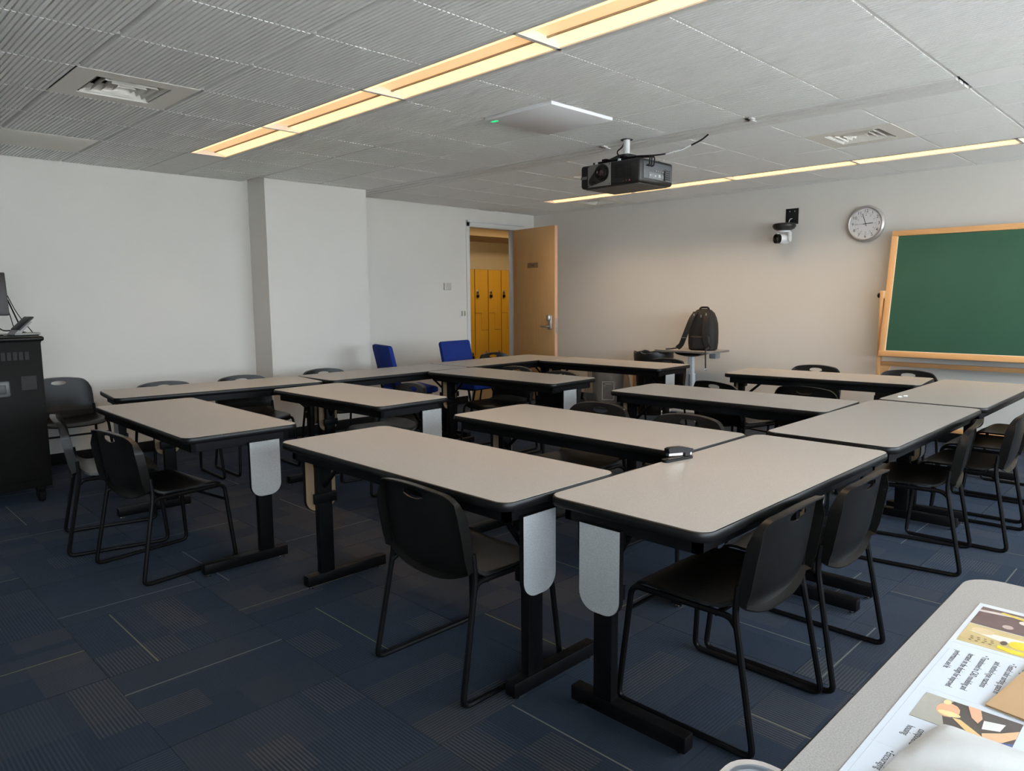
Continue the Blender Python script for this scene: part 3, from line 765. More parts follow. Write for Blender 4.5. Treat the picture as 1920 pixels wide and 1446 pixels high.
for xx, s in ((-0.028, 1), (LEN+0.028, -1)):
    p = boxobj('post', M_framev, t, xx-0.016, xx+0.016, -0.03, 0.03, 0.10, ZM+0.03, bev=0.003)
    boxobj('pivot_block', mat('pale_bead', (0.72, 0.62, 0.48), 0.5), p, xx+s*0.016-0.006, xx+s*0.016+0.012, -0.018, 0.018, ZM-0.045, ZM+0.025)
    b = B(); add_lathe(b, [(0, 0.030), (0.014, 0.030), (0.024, 0.022), (0.024, 0.010), (0.010, 0.0), (0, 0.0)], 16, T(xx-s*0.016, 0, ZM-0.015) @ R(-s*PI/2, 'Y')); obj('clamp_knob', b, M_plas, p)
    boxobj('foot', M_frame, t, xx-0.025, xx+0.025, -0.27, 0.21, 0.06, 0.11, bev=0.004)
    for yy in (-0.24, 0.18):
        b = B(); add_lathe(b, [(0, -0.012), (0.026, -0.012), (0.026, 0.012), (0, 0.012)], 16, T(xx, yy, 0.026) @ R(PI/2, 'Y')); bx(b, xx-0.016, xx+0.016, yy-0.012, yy+0.012, 0.046, 0.062); obj('caster', b, M_rubber, t)
    b = B(); add_prism(b, [(0, 0), (0.10, 0), (0.045, -0.11), (0, -0.11)], -0.012, 0.012, T(xx+s*0.016, 0, 0.735) @ Matrix(((s, 0, 0, 0), (0, 0, 1, 0), (0, 1, 0, 0), (0, 0, 0, 1)))); obj('gusset', b, M_frame, t)
boxobj('cross_rail', wood_mat('oak_rail_dark', (0.42, 0.21, 0.08), (0.52, 0.28, 0.12), 0.4, 'X'), t, -0.012, LEN+0.012, -0.016, 0.016, 0.725, 0.765, bev=0.003)
boxobj('cross_rail', M_frame, t, -0.012, LEN+0.012, -0.016, 0.016, 0.14, 0.18, bev=0.003)

# ------------------------------------------------------------------ tables
def make_table(name, label, cx, cy, rz, L_=1.524, W_=0.610, off=0.0, ins=0.065, ztop=0.737, r=0.055, lam=None, panel=True, group='laminate classroom tables'):
    t = thing(name, label, 'table', (cx, cy, 0), rz, group)
    # black rounded edge band and underside
    b = B()
    def loop(d, z): return [(x, y, z) for x, y in rrect(L_-2*d, W_-2*d, max(r-d, 0.005), 7)]
    add_loft(b, [loop(0.03, ztop-0.034), loop(0.005, ztop-0.033), loop(0.000, ztop-0.026), loop(0.000, ztop-0.010), loop(0.003, ztop-0.003), loop(0.008, ztop-0.0005), loop(0.02, ztop-0.0008)])
    obj('edge_band', b, M_edge, t)
    b = B(); add_prism(b, rrect(L_-0.014, W_-0.014, r-0.007, 7), ztop-0.004, ztop); obj('tabletop', b, lam or M_lam, t)
    b = B()
    z0_, z1_ = ztop-0.082, ztop-0.033
    ex, ey = L_/2-0.045, W_/2-0.05
    bx(b, -ex, ex, -ey, -ey+0.025, z0_, z1_); bx(b, -ex, ex, ey-0.025, ey, z0_, z1_)
    bx(b, -ex, -ex+0.025, -ey, ey, z0_, z1_); bx(b, ex-0.025, ex, -ey, ey, z0_, z1_)
    obj('apron_frame', b, M_blk, t, smooth=False)
    for s in (-1, 1):
        px = s*(L_/2-ins)
        lg = boxobj('leg', M_blk, t, px-0.019, px+0.019, off-0.0375, off+0.0375, 0.05, z1_, bev=0.003)
        boxobj('foot', M_blk, lg, px-0.024, px+0.024, -0.225, 0.225, 0.020, 0.072, bev=0.003)
        for yy in (-0.20, 0.20):
            b = B(); add_lathe(b, [(0, 0), (0.014, 0), (0.014, 0.008), (0.006, 0.010), (0.006, 0.022), (0, 0.022)], 10, T(px, yy, 0)); obj('foot_glide', b, M_chrome, lg)
        b = B(); bx(b, px-s*0.02-0.012, px-s*0.02+0.012, off-0.055, off+0.055, z0_-0.055, z0_, bev=0.004); obj('top_bracket', b, M_blk, lg)
        b = B(); bx(b, px-s*0.015-0.01, px-s*0.015+0.01, off-0.06, off+0.06, z0_-0.235, z0_-0.185, bev=0.003); obj('panel_clip', b, M_blk, lg)
        b = B(); add_tube(b, [(px-s*0.015, off, 0.50), (px-s*0.20, off, z0_+0.01)], 0.011, n=6); obj('brace', b, M_blk, t)
        if panel:
            po = s*(L_/2-ins+0.021)
            MP = Matrix(((0, 0, s, po), (s, 0, 0, off), (0, 1, 0, 0), (0, 0, 0, 1)))
            PW = 0.166; zt_ = z0_+0.012; zb_ = ztop-0.364
            poly = lambda g: rrect(PW-2*g, zt_-zb_-2*g, 0.062-g, 8, 0, (zt_+zb_)/2, (1, 0, 0, 1))
            b = B(); add_prism(b, poly(0), 0.0, 0.019, MP); pn_ = obj('end_panel', b, M_edge, t, smooth=False)
            b = B(); add_prism(b, poly(0.0015), 0.019, 0.0196, MP); obj('panel_face', b, M_lamp_, pn_, smooth=False)
            b = B(); add_prism(b, poly(0.003), -0.0006, 0.0, MP); obj('panel_backing', b, M_tan, pn_, smooth=False)
    return t
M_lamp_ = speckle_mat('grey_laminate_panel', (0.36, 0.37, 0.375), (0.26, 0.27, 0.275), (0.46, 0.47, 0.475), 0.45, 380)
H = PI/2
TB = [
 ('table_F1', 'grey laminate table with a single chair on its outer side, beside open carpet', 1.900, 2.389, H, 1.524, .61, 0.113),
 ('table_R1', 'grey laminate table carrying the stapler', 2.535, 1.308, 0, 1.524, .61, 0.095),
 ('table_R2', 'grey laminate table end to end between stapler table and chalkboard end table', 4.140, 1.314, 0, 1.524, .61, 0.085),
 ('table_R3', 'grey laminate table nearest the chalkboard, end of the long outer row', 5.700, 1.306, 0, 1.524, .61, 0.095),
 ('table_C1', 'grey laminate table meeting the stapler table with two chairs tucked behind', 2.958, 2.393, H, 1.524, .61, -0.075),
 ('table_C2', 'grey laminate table with black chairs standing behind, middle of the clock-side rows', 4.445, 2.394, H+math.radians(1.5), 1.524, .61, 0.09),
 ('table_C3', 'grey laminate table closest to the clock wall, beyond it two chair backs', 6.115, 2.408, H+math.radians(6.0), 1.524, .61, 0.03),
 ('table_L1', 'grey laminate table beside two chairs near the black cabinet', 1.630, 4.300, H+math.radians(-1.0), 1.524, .61, -0.113),
 ('table_L2', 'shorter grey laminate table between the wall-side row and the middle aisle', 2.835, 4.385, H+math.radians(1.5), 1.33, .60, -0.15),
 ('table_L3', 'grey laminate table running from the blue chairs towards the bins', 4.420, 4.462, H+math.radians(2.0), 1.50, .59, 0.045),
 ('table_L4', 'grey laminate table in front of the rubbish bins', 5.965, 4.510, H+math.radians(2.0), 1.50, .60, 0.07),
 ('table_W1', 'grey laminate table along the back wall at the cabinet end', 2.345, 5.585, math.radians(-6.5), 1.524, .60, -0.13),
 ('table_W2', 'grey laminate table along the back wall beside the turned blue chair', 3.900, 5.520, math.radians(0.5), 1.524, .60, 0.0),
 ('table_W3', 'grey laminate table along the back wall in front of the doorway', 5.430, 5.575, math.radians(1.0), 1.524, .63, 0.0),
]
for (nm, lab, cx, cy, rz, l, w, off) in TB:
    make_table('folding_table', lab, cx, cy, rz, l, w, off)

# near work table with papers
make_table('work_table', 'grey laminate table spread with printed sheets', 1.19, 0.10, 0, 1.524, 0.62, 0.0, r=0.075, lam=speckle_mat('cool_grey_laminate', (0.30, 0.296, 0.288), (0.23, 0.227, 0.22), (0.37, 0.366, 0.357), 0.45, 380), group='laminate classroom tables')

# ------------------------------------------------------------------ stacking chairs (local: seat faces +y, rear feet at y=0)
def chair_meshes():
    me = {}
    # backrest
    b = B()
    nu, nv = 30, 22
    hw = 0.236
    HC, HA, HB_ = 0.716, 0.062, 0.0175
    def zt(u):
        c = max(0, (abs(u)-0.74)/0.26)
        return 0.757-0.030*abs(u)**2.2-0.072*(1-math.sqrt(max(0, 1-0.985*c*c)))
    def zb(u): return 0.420+0.055*abs(u)**2.2
    def yy(u, z): return 0.052-0.165*(z-0.46)+0.040*abs(u)**2.8+0.022*max(0, (0.52-z)/0.1)**1.5
    def P(u, z): return (u*hw*(1.0-0.05*max(0, (z-0.6)/0.15)), yy(u, z), z)
    G = {}
    for i in range(nu+1):
        u = -1+2*i/nu
        for j in range(nv+1):
            v = j/nv
            z = zb(u)+(zt(u)-zb(u))*v
            G[i, j] = [u, z]
    hole = set()
    for i in range(nu):
        for j in range(nv):
            cu = sum(G[i+a, j+c][0] for a in (0, 1) for c in (0, 1))/4*hw; cz = sum(G[i+a, j+c][1] for a in (0, 1) for c in (0, 1))/4
            if (cu/HA)**2+((cz-HC)/HB_)**2 < 1: hole.add((i, j))
    bound = set()
    for (i, j) in hole:
        for a in (0, 1):
            for c in (0, 1):
                nb = [(i+a-1+p, j+c-1+q) for p in (0, 1) for q in (0, 1)]
                if any(n not in hole for n in nb): bound.add((i+a, j+c))
    for k in bound:
        u, z = G[k]; a = math.atan2((z-HC)/HB_, u*hw/HA)
        G[k] = [HA*math.cos(a)/hw, HC+HB_*math.sin(a)]
    V = {}
    for i in range(nu):
        for j in range(nv):
            if (i, j) in hole: continue
            q = []
            for a, c in ((0, 0), (1, 0), (1, 1), (0, 1)):
                k = (i+a, j+c)
                if k not in V: V[k] = b.verts.new(P(*G[k]))
                q.append(V[k])
            b.faces.new(q)
    # flange: turn the outer boundary backwards
    outer = [(i, 0) for i in range(nu+1)]+[(nu, j) for j in range(1, nv+1)]+[(i, nv) for i in range(nu-1, -1, -1)]+[(0, j) for j in range(nv-1, 0, -1)]
    ring2 = []
    for k in outer:
        u, z = G[k]; p = P(u, z)
        side = abs(u) > 0.98
        dep = 0.044 if side else (0.028 if k[1] == nv else 0.026)
        ring2.append(b.verts.new((p[0]*1.012, p[1]-dep, p[2]+(0.003 if k[1] == nv else (-0.013 if k[1] == 0 else 0)))))
    n = len(outer)
    for k in range(n):
        b.faces.new((V[outer[k]], V[outer[(k+1) % n]], ring2[(k+1) % n], ring2[k]))
    bmesh.ops.recalc_face_normals(b, faces=b.faces)
    bmesh.ops.solidify(b, geom=b.faces[:], thickness=0.0045)
    me['backrest'] = mesh('backrest', b, M_plas, ang=50)
    # side sockets that take the rear legs
    # seat
    b = B()
    nu, nv = 20, 18
    V = {}
    for i in range(nu+1):
        for j in range(nv+1):
            u, v = -1+2*i/nu, -1+2*j/nv
            k = 0.93 if abs(u) > 0 else 1
            # squircle outline
            s = (1-0.12*(abs(u)*abs(v))**3)
            x = u*0.236*s; y = 0.285+v*0.215*s
            z = 0.437-0.012*(1-u*u)*(1-v*v)+0.012*u*u-0.030*max(0, (v-0.55)/0.45)**2+0.055*max(0, (-v-0.62)/0.38)**1.7*(1-0.35*abs(u))
            V[i, j] = b.verts.new((x, y, z))
    for i in range(nu):
        for j in range(nv):
            b.faces.new((V[i, j], V[i+1, j], V[i+1, j+1], V[i, j+1]))
    bmesh.ops.recalc_face_normals(b, faces=b.faces)
    bmesh.ops.solidify(b, geom=b.faces[:], thickness=0.010)
    me['seat'] = mesh('seat', b, M_plas, ang=50)
    for s, nm in ((-1, 'a'), (1, 'b')):
        b = B()
        add_tube(b, [(s*0.232, 0.082, 0.53), (s*0.236, 0.088, 0.44), (s*0.254, 0.006, 0.012), (s*0.254, 0.508, 0.012), (s*0.226, 0.475, 0.420), (s*0.222, 0.11, 0.420), (s*0.238, 0.078, 0.395)], 0.0108, n=8, fil=0.035)
        me['frame'+nm] = mesh('sled_frame', b, M_blk)
    b = B(); add_tube(b, [(-0.232, 0.482, 0.335), (0.232, 0.482, 0.335)], 0.008, n=6)
    me['bar'] = mesh('crossbar', b, M_blk)
    b = B(); add_tube(b, [(-0.222, 0.16, 0.414), (0.222, 0.16, 0.414)], 0.009, n=6)
    me['bar2'] = mesh('crossbar', b, M_blk)
    b = B()
    for s in (-1, 1): pass
    return me
CM = chair_meshes()
chair0 = thing('stacking_chair', '', 'chair')
for nm, k in (('seat', 'seat'), ('backrest', 'backrest'), ('sled_frame', 'framea'), ('sled_frame', 'frameb'), ('crossbar', 'bar'), ('crossbar', 'bar2')):
    obj(nm, CM[k], None, chair0)
used = []
def chair(x, y, az, label, group='black sled-base chairs'):
    """x,y = midpoint between the rear feet on the floor; az = facing azimuth in degrees"""
    rz = math.radians(az-90)
    if not used:
        used.append(1)
        chair0.location = (x, y, 0); chair0.rotation_euler = (0, 0, rz); tag(chair0, label, 'chair', group); return chair0
    return copy_tree(chair0, (x, y, 0), rz, label, group)
chair(2.205, 0.925, 90, 'black plastic sled-base chair tucked under the end of the stapler table')
chair(2.745, 0.895, 90, 'black plastic sled-base chair tucked under the stapler table next to another chair')
chair(4.27, 0.905, 98, 'black plastic sled-base chair turned at an angle beside the middle of the outer table row')
chair(4.83, 0.785, 91, 'black plastic sled-base chair just past the angled chair in the outer row')
chair(5.50, 0.83, 91, 'black plastic sled-base chair at the chalkboard-end table next to the row of outer chairs', 'chairs at the chalkboard-end table')
chair(6.08, 0.785, 90, 'black plastic sled-base chair tucked under the chalkboard-end table', 'chairs at the chalkboard-end table')
chair(1.515, 2.02, 0, 'black plastic sled-base chair standing alone at the table facing open carpet')
chair(1.095, 3.94, 8, 'black plastic sled-base chair with its back to the open carpet, near the cabinet table')
chair(1.04, 4.68, -12, 'black plastic sled-base chair turned slightly, between the cabinet and another chair')
chair(1.60, 6.99, -90, 'black plastic sled-base chair against the wall behind the black cabinet')
chair(2.10, 6.02, -92, 'black plastic sled-base chair behind the wall table, showing only its top')
chair(2.73, 6.00, -92, 'black plastic sled-base chair behind the wall table, left of the pilaster face')
chair(3.52, 6.00, -92, 'black plastic sled-base chair behind the wall table in front of the pilaster')
chair(5.93, 6.24, -92, 'black plastic sled-base chair in front of the doorway lockers')
chair(3.37, 4.42, 172, 'black plastic sled-base chair behind the shorter table, facing the front')
chair(4.86, 4.78, 182, 'black plastic sled-base chair behind the table next to the blue chair')
chair(4.80, 4.16, 178, 'black plastic sled-base chair behind the end of the table before the clear-bag bin')
chair(6.52, 4.20, 180, 'black plastic sled-base chair between the bins and their nearest table')
chair(3.50, 2.72, 180, 'black plastic sled-base chair behind the free end of the table meeting the stapler table', 'two chairs behind the stapler-side table')
chair(3.46, 2.08, 180, 'black plastic sled-base chair behind that table end which touches the stapler table', 'two chairs behind the stapler-side table')
chair(4.98, 2.80, -14, 'black plastic sled-base chair tilted round with only its top edge above the middle table')
chair(5.12, 2.16, 0, 'black plastic sled-base chair with its back squarely to the middle table')
chair(6.77, 2.75, 184, 'black plastic sled-base chair between the wall-side table and the clock wall')
chair(6.80, 1.97, 184, 'black plastic sled-base chair right in front of the chalkboard easel foot')

# ------------------------------------------------------------------ blue office chairs
def blue_chair(x, y, az, label):
    t = thing('office_chair', label, 'chair', (x, y, 0), math.radians(az-90), 'blue upholstered chairs')
    b = B()
    def pad(w, h, th, cz, bow):
        loops = []
        for k, (sc, d) in enumerate(((0.90, -1), (0.985, -0.7), (1.0, 0), (0.985, 0.7), (0.90, 1))):
            loops.append([(px, d*th/2-bow*(1-(px/(w/2))**2), pz) for px, pz in rrect(w*sc, h*sc, 0.028, 5)])
        return loops
    add_loft(b, pad(0.47, 0.44, 0.055, 0, 0.02)); bmesh.ops.transform(b, matrix=T(0, -0.215, 0.715) @ R(math.radians(13), 'X'), verts=b.verts)
    obj('backrest', b, M_blue, t)
    b = B(); add_loft(b, pad(0.48, 0.46, 0.065, 0, 0.0)); bmesh.ops.transform(b, matrix=T(0, 0.03, 0.462) @ R(-PI/2, 'X'), verts=b.verts)
    obj('seat', b, M_blue, t)
    boxobj('seat_pan', M_blk, t, -0.20, 0.20, -0.16, 0.20, 0.415, 0.432, bev=0.005)
    for s in (-1, 1):
        b = B(); add_tube(b, [(s*0.17, -0.06, 0.42), (s*0.17, -0.20, 0.43), (s*0.17, -0.245, 0.70)], 0.013, n=8, fil=0.05); obj('back_support', b, M_blk, t)
    for sx in (-1, 1):
        for sy in (-1, 1):
            b = B(); add_tube(b, [(sx*0.19, sy*0.12, 0.42), (sx*0.24, sy*0.24, 0.09)], 0.013, n=8); lg = obj('leg', b, M_blk, t)
            b = B(); add_lathe(b, [(0, -0.02), (0.03, -0.02), (0.032, 0), (0.03, 0.02), (0, 0.02)], 14, T(sx*0.24, sy*0.25, 0.032) @ R(PI/2, 'Y')); bx(b, sx*0.24-0.012, sx*0.24+0.012, sy*0.24-0.012, sy*0.24+0.012, 0.055, 0.095); obj('caster', b, M_rubber, lg)
    return t
blue_chair(4.57, 6.12, -14, 'blue upholstered chair turned sideways in the corner by the pilaster')
blue_chair(5.32, 5.93, -84, 'blue upholstered chair facing the tables in front of the doorway')

# ------------------------------------------------------------------ AV cabinet and what stands on it
t = thing('lectern_cabinet', 'black metal equipment cabinet on casters against the left side', 'cabinet', (0.90, 6.13, 0))
HW = 0.345; FY = -0.32
b = B(); bx(b, -HW, HW, FY, 0.32, 0.115, 1.128, bev=0.004); body = obj('body', b, M_cab, t)
b = B(); bx(b, -HW-0.02, HW+0.02, FY-0.02, 0.34, 1.128, 1.163, bev=0.016, seg=3); obj('top', b, M_plas, t)
boxobj('door', M_cab, t, -HW+0.03, HW-0.015, FY-0.006, FY, 0.17, 0.98, bev=0.002)
b = B()
for k in range(14): bx(b, HW-0.10-k*0.034, HW-0.076-k*0.034, FY-0.003, FY+0.001, 1.005, 1.06)
obj('vent_slots', b, M_dark, t, smooth=False)
b = B(); bx(b, HW-0.135, HW-0.045, FY-0.008, FY-0.004, 0.80, 0.895, bev=0.003); obj('latch_cutout', b, M_dark, t)
b = B(); bx(b, HW-0.29, HW-0.20, FY-0.012, FY-0.004, 0.765, 0.87, bev=0.012); lt = obj('latch', b, mat('latch_grey', (0.10, 0.10, 0.10), 0.4), t)
b = B(); bx(b, HW-0.27, HW-0.225, FY-0.018, FY-0.010, 0.785, 0.845, bev=0.006); obj('latch_paddle', b, mat('latch_dark', (0.05, 0.05, 0.05), 0.5), lt)
for sx in (-1, 1):
    for sy in (-1, 1):
        b = B(); add_lathe(b, [(0, -0.018), (0.04, -0.018), (0.044, 0), (0.04, 0.018), (0, 0.018)], 18, T(sx*(HW-0.06), sy*0.26, 0.044) @ R(PI/2, 'Y')); bx(b, sx*(HW-0.06)-0.028, sx*(HW-0.06)+0.028, sy*0.26-0.03, sy*0.26+0.03, 0.088, 0.116, bev=0.004)
        bx(b, sx*(HW-0.06)-0.026, sx*(HW-0.06)-0.020, sy*0.26-0.02, sy*0.26+0.02, 0.04, 0.09); bx(b, sx*(HW-0.06)+0.020, sx*(HW-0.06)+0.026, sy*0.26-0.02, sy*0.26+0.02, 0.04, 0.09); obj('caster', b, M_rubber, t)
t = thing('monitor', 'black computer monitor standing on the equipment cabinet', 'monitor', (0.83, 6.04, 1.163), math.radians(6))
b = B(); bx(b, -0.33, 0.30, -0.022, 0.016, 0.140, 0.437, bev=0.006); bmesh.ops.transform(b, matrix=R(math.radians(-6), 'X'), verts=b.verts); obj('screen', b, M_screen, t)
boxobj('stand_column', M_plas, t, 0.11, 0.232, 0.01, 0.05, 0.0, 0.16, bev=0.006)
boxobj('stand_base', M_plas, t, -0.12, 0.225, -0.10, 0.12, 0.0, 0.012, bev=0.005)
t = thing('touch_panel', 'grey touch panel tilted on its stand beside the monitor', 'control panel', (1.165, 5.97, 1.163), math.radians(14))
b = B(); bx(b, -0.065, 0.105, -0.055, 0.055, 0.0, 0.020, bev=0.008); obj('base', b, mat('panel_grey', (0.26, 0.26, 0.25), 0.45), t)
b = B(); add_loft(b, [[(x, y, z) for x, z in ((-0.06, 0.018), (-0.02, 0.018), (0.055, 0.095), (0.03, 0.10))] for y in (-0.05, 0.05)]); obj('stand', b, mat('panel_grey', (0.26, 0.26, 0.25), 0.45), t)
b = B(); bx(b, -0.065, 0.065, -0.06, 0.06, -0.006, 0.006, bev=0.004); bmesh.ops.transform(b, matrix=T(0.015, 0, 0.085) @ R(math.radians(-42), 'Y'), verts=b.verts); obj('touch_screen', b, M_screen, t)
CZ = 1.163
CAB = [([(1.138, 6.150, CZ+0.25), (1.19, 6.15, CZ+0.09), (1.225, 6.19, CZ+0.006)], 0.005, 'thick black'),
       ([(1.140, 6.158, CZ+0.28), (1.19, 6.17, CZ+0.15), (1.255, 6.16, CZ+0.045), (1.268, 6.10, CZ+0.006), (1.284, 6.06, CZ+0.004), (1.286, 6.0, CZ-0.05)], 0.003, 'thin looping'),
       ([(1.118, 6.125, CZ+0.24), (1.16, 6.21, CZ+0.12), (1.17, 6.23, CZ+0.08), (1.19, 6.25, CZ+0.005)], 0.003, 'thin grey'),
       ([(1.07, 6.12, CZ+0.05), (1.10, 6.14, CZ+0.03), (1.16, 6.11, CZ+0.035), (1.25, 6.06, CZ+0.006)], 0.0045, 'short black'),
       ([(1.05, 5.90, CZ+0.004), (1.10, 5.87, CZ+0.005), (1.18, 5.87, CZ+0.004), (1.255, 5.90, CZ+0.004)], 0.0035, 'low slack')]
for pts, r, w in CAB:
    b = B(); add_tube(b, pts, r, n=6, fil=0.06); tag(obj('cable', b, M_rubber), w+' cable trailing from monitor over the cabinet top', 'cable', 'cables on the cabinet')

# ------------------------------------------------------------------ bins, desk, backpack
t = thing('waste_bin', 'tall black waste bin lined with a black bag against the wall', 'bin', (7.34, 4.925, 0))
b = B(); add_lathe(b, [(0, 0.0), (0.165, 0.0), (0.175, 0.01), (0.222, 0.70), (0.232, 0.705), (0.232, 0.735), (0.220, 0.735), (0.21, 0.66), (0.16, 0.02), (0, 0.02)], 32); obj('body', b, M_plas, t)
b = B()
pr = []
for k in range(40):
    a = 2*PI*k/40; w = 0.012*math.sin(a*7)+0.008*math.sin(a*13+1)
    pr.append((a, w))
add_loft(b, [[(0.229*math.cos(a), 0.229*math.sin(a), 0.62+w) for a, w in pr], [(0.237*math.cos(a), 0.237*math.sin(a), 0.70) for a, w in pr], [(0.236*math.cos(a), 0.236*math.sin(a), 0.745+w*0.8) for a, w in pr], [(0.215*math.cos(a), 0.215*math.sin(a), 0.745+w*0.6) for a, w in pr], [(0.19*math.cos(a), 0.19*math.sin(a), 0.60) for a, w in pr]], cap0=False, cap1=False)
obj('bin_liner', b, mat('black_bin_bag', (0.010, 0.010, 0.010), 0.3), t)
t = thing('recycling_bin', 'grey recycling bin wrapped in a clear plastic bag', 'bin', (7.36, 5.62, 0))
b = B(); add_lathe(b, [(0, 0.0), (0.165, 0.0), (0.175, 0.01), (0.21, 0.50), (0.225, 0.505), (0.225, 0.53), (0.205, 0.53), (0.195, 0.46), (0.155, 0.02), (0, 0.02)], 32); obj('body', b, M_tag, t)
b = B()
loops = []
for z, r in ((0.545, 0.20), (0.555, 0.235), (0.50, 0.245), (0.38, 0.26), (0.24, 0.285), (0.13, 0.295), (0.07, 0.27)):
    loops.append([((r+0.016*math.sin(5*a+z*20)+0.010*math.sin(11*a+z*9))*math.cos(a), (r+0.016*math.sin(5*a+z*20)+0.010*math.sin(11*a+z*9))*math.sin(a), z+0.012*math.sin(3*a)) for a in [2*PI*k/44 for k in range(44)]])
add_loft(b, loops, cap0=False, cap1=False); obj('clear_bag', b, M_bag, t)
sg = boxobj('sign_sheet', mat('bin_sign_dark', (0.06, 0.06, 0.065), 0.5), t, -0.232, -0.228, -0.075, 0.075, 0.13, 0.36)
sg.rotation_euler = (0, 0, math.radians(38))
for d in ((-0.075, 0.075, 0.13, 0.138), (-0.075, 0.075, 0.352, 0.36), (-0.075, -0.067, 0.13, 0.36), (0.067, 0.075, 0.13, 0.36), (-0.04, 0.04, 0.325, 0.334)): boxobj('sign_border', M_white, sg, -0.234, -0.232, *d)
t = thing('carton', 'small brown cardboard carton standing beside the black bin', 'box', (7.58, 5.26, 0), 0.1)
boxobj('body', M_card, t, -0.10, 0.10, -0.07, 0.07, 0, 0.46, bev=0.003)
boxobj('tape', mat('packing_tape', (0.46, 0.34, 0.20), 0.3), t, -0.102, 0.102, -0.02, 0.02, 0.10, 0.4605)
# small standing desk
DKX, DKY, DKZ = 7.37, 4.43, 0.792
t = thing('standing_desk', 'small single-column desk on a white wheeled base', 'desk', (DKX, DKY, 0))
b = B(); add_prism(b, rrect(0.46, 0.72, 0.03, 5), DKZ-0.020, DKZ); obj('desktop', b, mat('desk_edge_grey', (0.16, 0.155, 0.15), 0.45), t)
b = B(); add_prism(b, rrect(0.452, 0.712, 0.028, 5), DKZ, DKZ+0.0008); obj('desk_surface', b, M_lam, t)
b = B(); add_loft(b, [[(x, y, DKZ-0.02) for x, y in rrect(0.20, 0.40, 0.02)], [(x, y, DKZ-0.055) for x, y in rrect(0.17, 0.30, 0.02)], [(x, y, DKZ-0.075) for x, y in rrect(0.10, 0.13, 0.02)]]); obj('support_plate', b, M_plas, t)
for nm, w_, z0_, z1_, m_ in (('outer_column', 0.042, 0.05, 0.52, M_alu), ('inner_column', 0.034, 0.50, DKZ-0.07, M_alu)):
    b = B(); add_prism(b, rrect(2*w_*0.8, 2*w_, 0.014), z0_, z1_); obj(nm, b, m_, t)
boxobj('column_strip', mat('column_grey', (0.22, 0.22, 0.23), 0.4), t, -0.036, -0.033, -0.010, 0.012, 0.10, 0.51)
for s in (-1, 1):
    b = B(); add_box(b, (-0.06, s*0.12, 0.075), (0.06, 0.26, 0.03), 0.01); add_box(b, (-0.06+0.0, s*0.23, 0.07), (0.42, 0.045, 0.03), 0.01); ft = obj('base_arm', b, M_alu, t)
    for xx in (-0.25, 0.13):
        b = B(); add_lathe(b, [(0, -0.014), (0.024, -0.014), (0.028, 0), (0.024, 0.014), (0, 0.014)], 16, T(xx, s*0.23, 0.028) @ R(PI/2, 'Y')); bx(b, xx-0.008, xx+0.008, s*0.23-0.01, s*0.23+0.01, 0.04, 0.065); obj('caster', b, M_white, t)
b = B(); bx(b, -0.05, 0.05, -0.335, -0.25, DKZ-0.085, DKZ-0.02, bev=0.008); obj('cable_box', b, mat('cable_box_grey', (0.20, 0.20, 0.21), 0.4), t)

# backpack on the desk
t = thing('backpack', 'black backpack standing on the small desk by the wall', 'backpack', (DKX+0.02, 4.30, DKZ+0.001), math.radians(12))
b = B()
def ring(z, w, d, x):      # w along y, d along x
    return [(x+d/2*math.copysign(abs(math.cos(a))**0.62, math.cos(a)), w/2*math.copysign(abs(math.sin(a))**0.62, math.sin(a)), z) for a in [2*PI*k/28 for k in range(28)]]
add_loft(b, [ring(0.0, 0.27, 0.15, 0.01), ring(0.012, 0.31, 0.20, 0.01), ring(0.08, 0.325, 0.23, 0.012), ring(0.20, 0.325, 0.235, 0.015), ring(0.30, 0.31, 0.22, 0.018), ring(0.37, 0.275, 0.19, 0.02), ring(0.42, 0.23, 0.15, 0.022), ring(0.455, 0.16, 0.10, 0.022), ring(0.468, 0.08, 0.05, 0.022)])
obj('body', b, M_nylon, t)
b = B(); add_tube(b, [(0.0, -0.07, 0.44), (0.0, -0.055, 0.485), (0.0, 0.03, 0.485), (0.0, 0.05, 0.45)], 0.011, n=8, fil=0.03); obj('top_handle', b, M_nylon, t)
def strap(pts, w=0.055, th=0.014):
    b = B(); P_ = fillet(pts, 0.08, 6)
    loops = []
    for i, p in enumerate(P_):
        tn = (P_[min(i+1, len(P_)-1)]-P_[max(i-1, 0)]).normalized()
        sd = Vector((0, 1, 0)); sd = (sd-tn*sd.dot(tn)).normalized(); nn = tn.cross(sd)
        loops.append([p+sd*w/2+nn*th/2, p-sd*w/2+nn*th/2, p-sd*w/2-nn*th/2, p+sd*w/2-nn*th/2])
    add_loft(b, loops); return b
obj('shoulder_strap', strap([(-0.055, 0.07, 0.43), (-0.13, 0.095, 0.36), (-0.16, 0.145, 0.20), (-0.15, 0.20, 0.06), (-0.13, 0.250, 0.026)]), M_nylon, t)
obj('shoulder_strap', strap([(-0.055, -0.06, 0.43), (-0.125, -0.07, 0.36), (-0.150, -0.06, 0.20), (-0.145, -0.09, 0.07), (-0.14, -0.125, 0.03)]), M_nylon, t)
b = B(); add_tube(b, [(-0.13, 0.25, 0.026), (-0.11, 0.31, 0.014), (-0.15, 0.35, 0.010), (-0.16, 0.38, 0.010)], 0.008, n=6, fil=0.03, flat=0.5); obj('webbing', b, M_nylon, t)
b = B(); add_tube(b, [(-0.14, -0.12, 0.035), (-0.262, -0.135, 0.034), (-0.322, -0.138, 0.026), (-0.326, -0.14, -0.03), (-0.326, -0.145, -0.17)], 0.014, n=6, fil=0.03, flat=0.5); wb = obj('webbing', b, M_nylon, t)
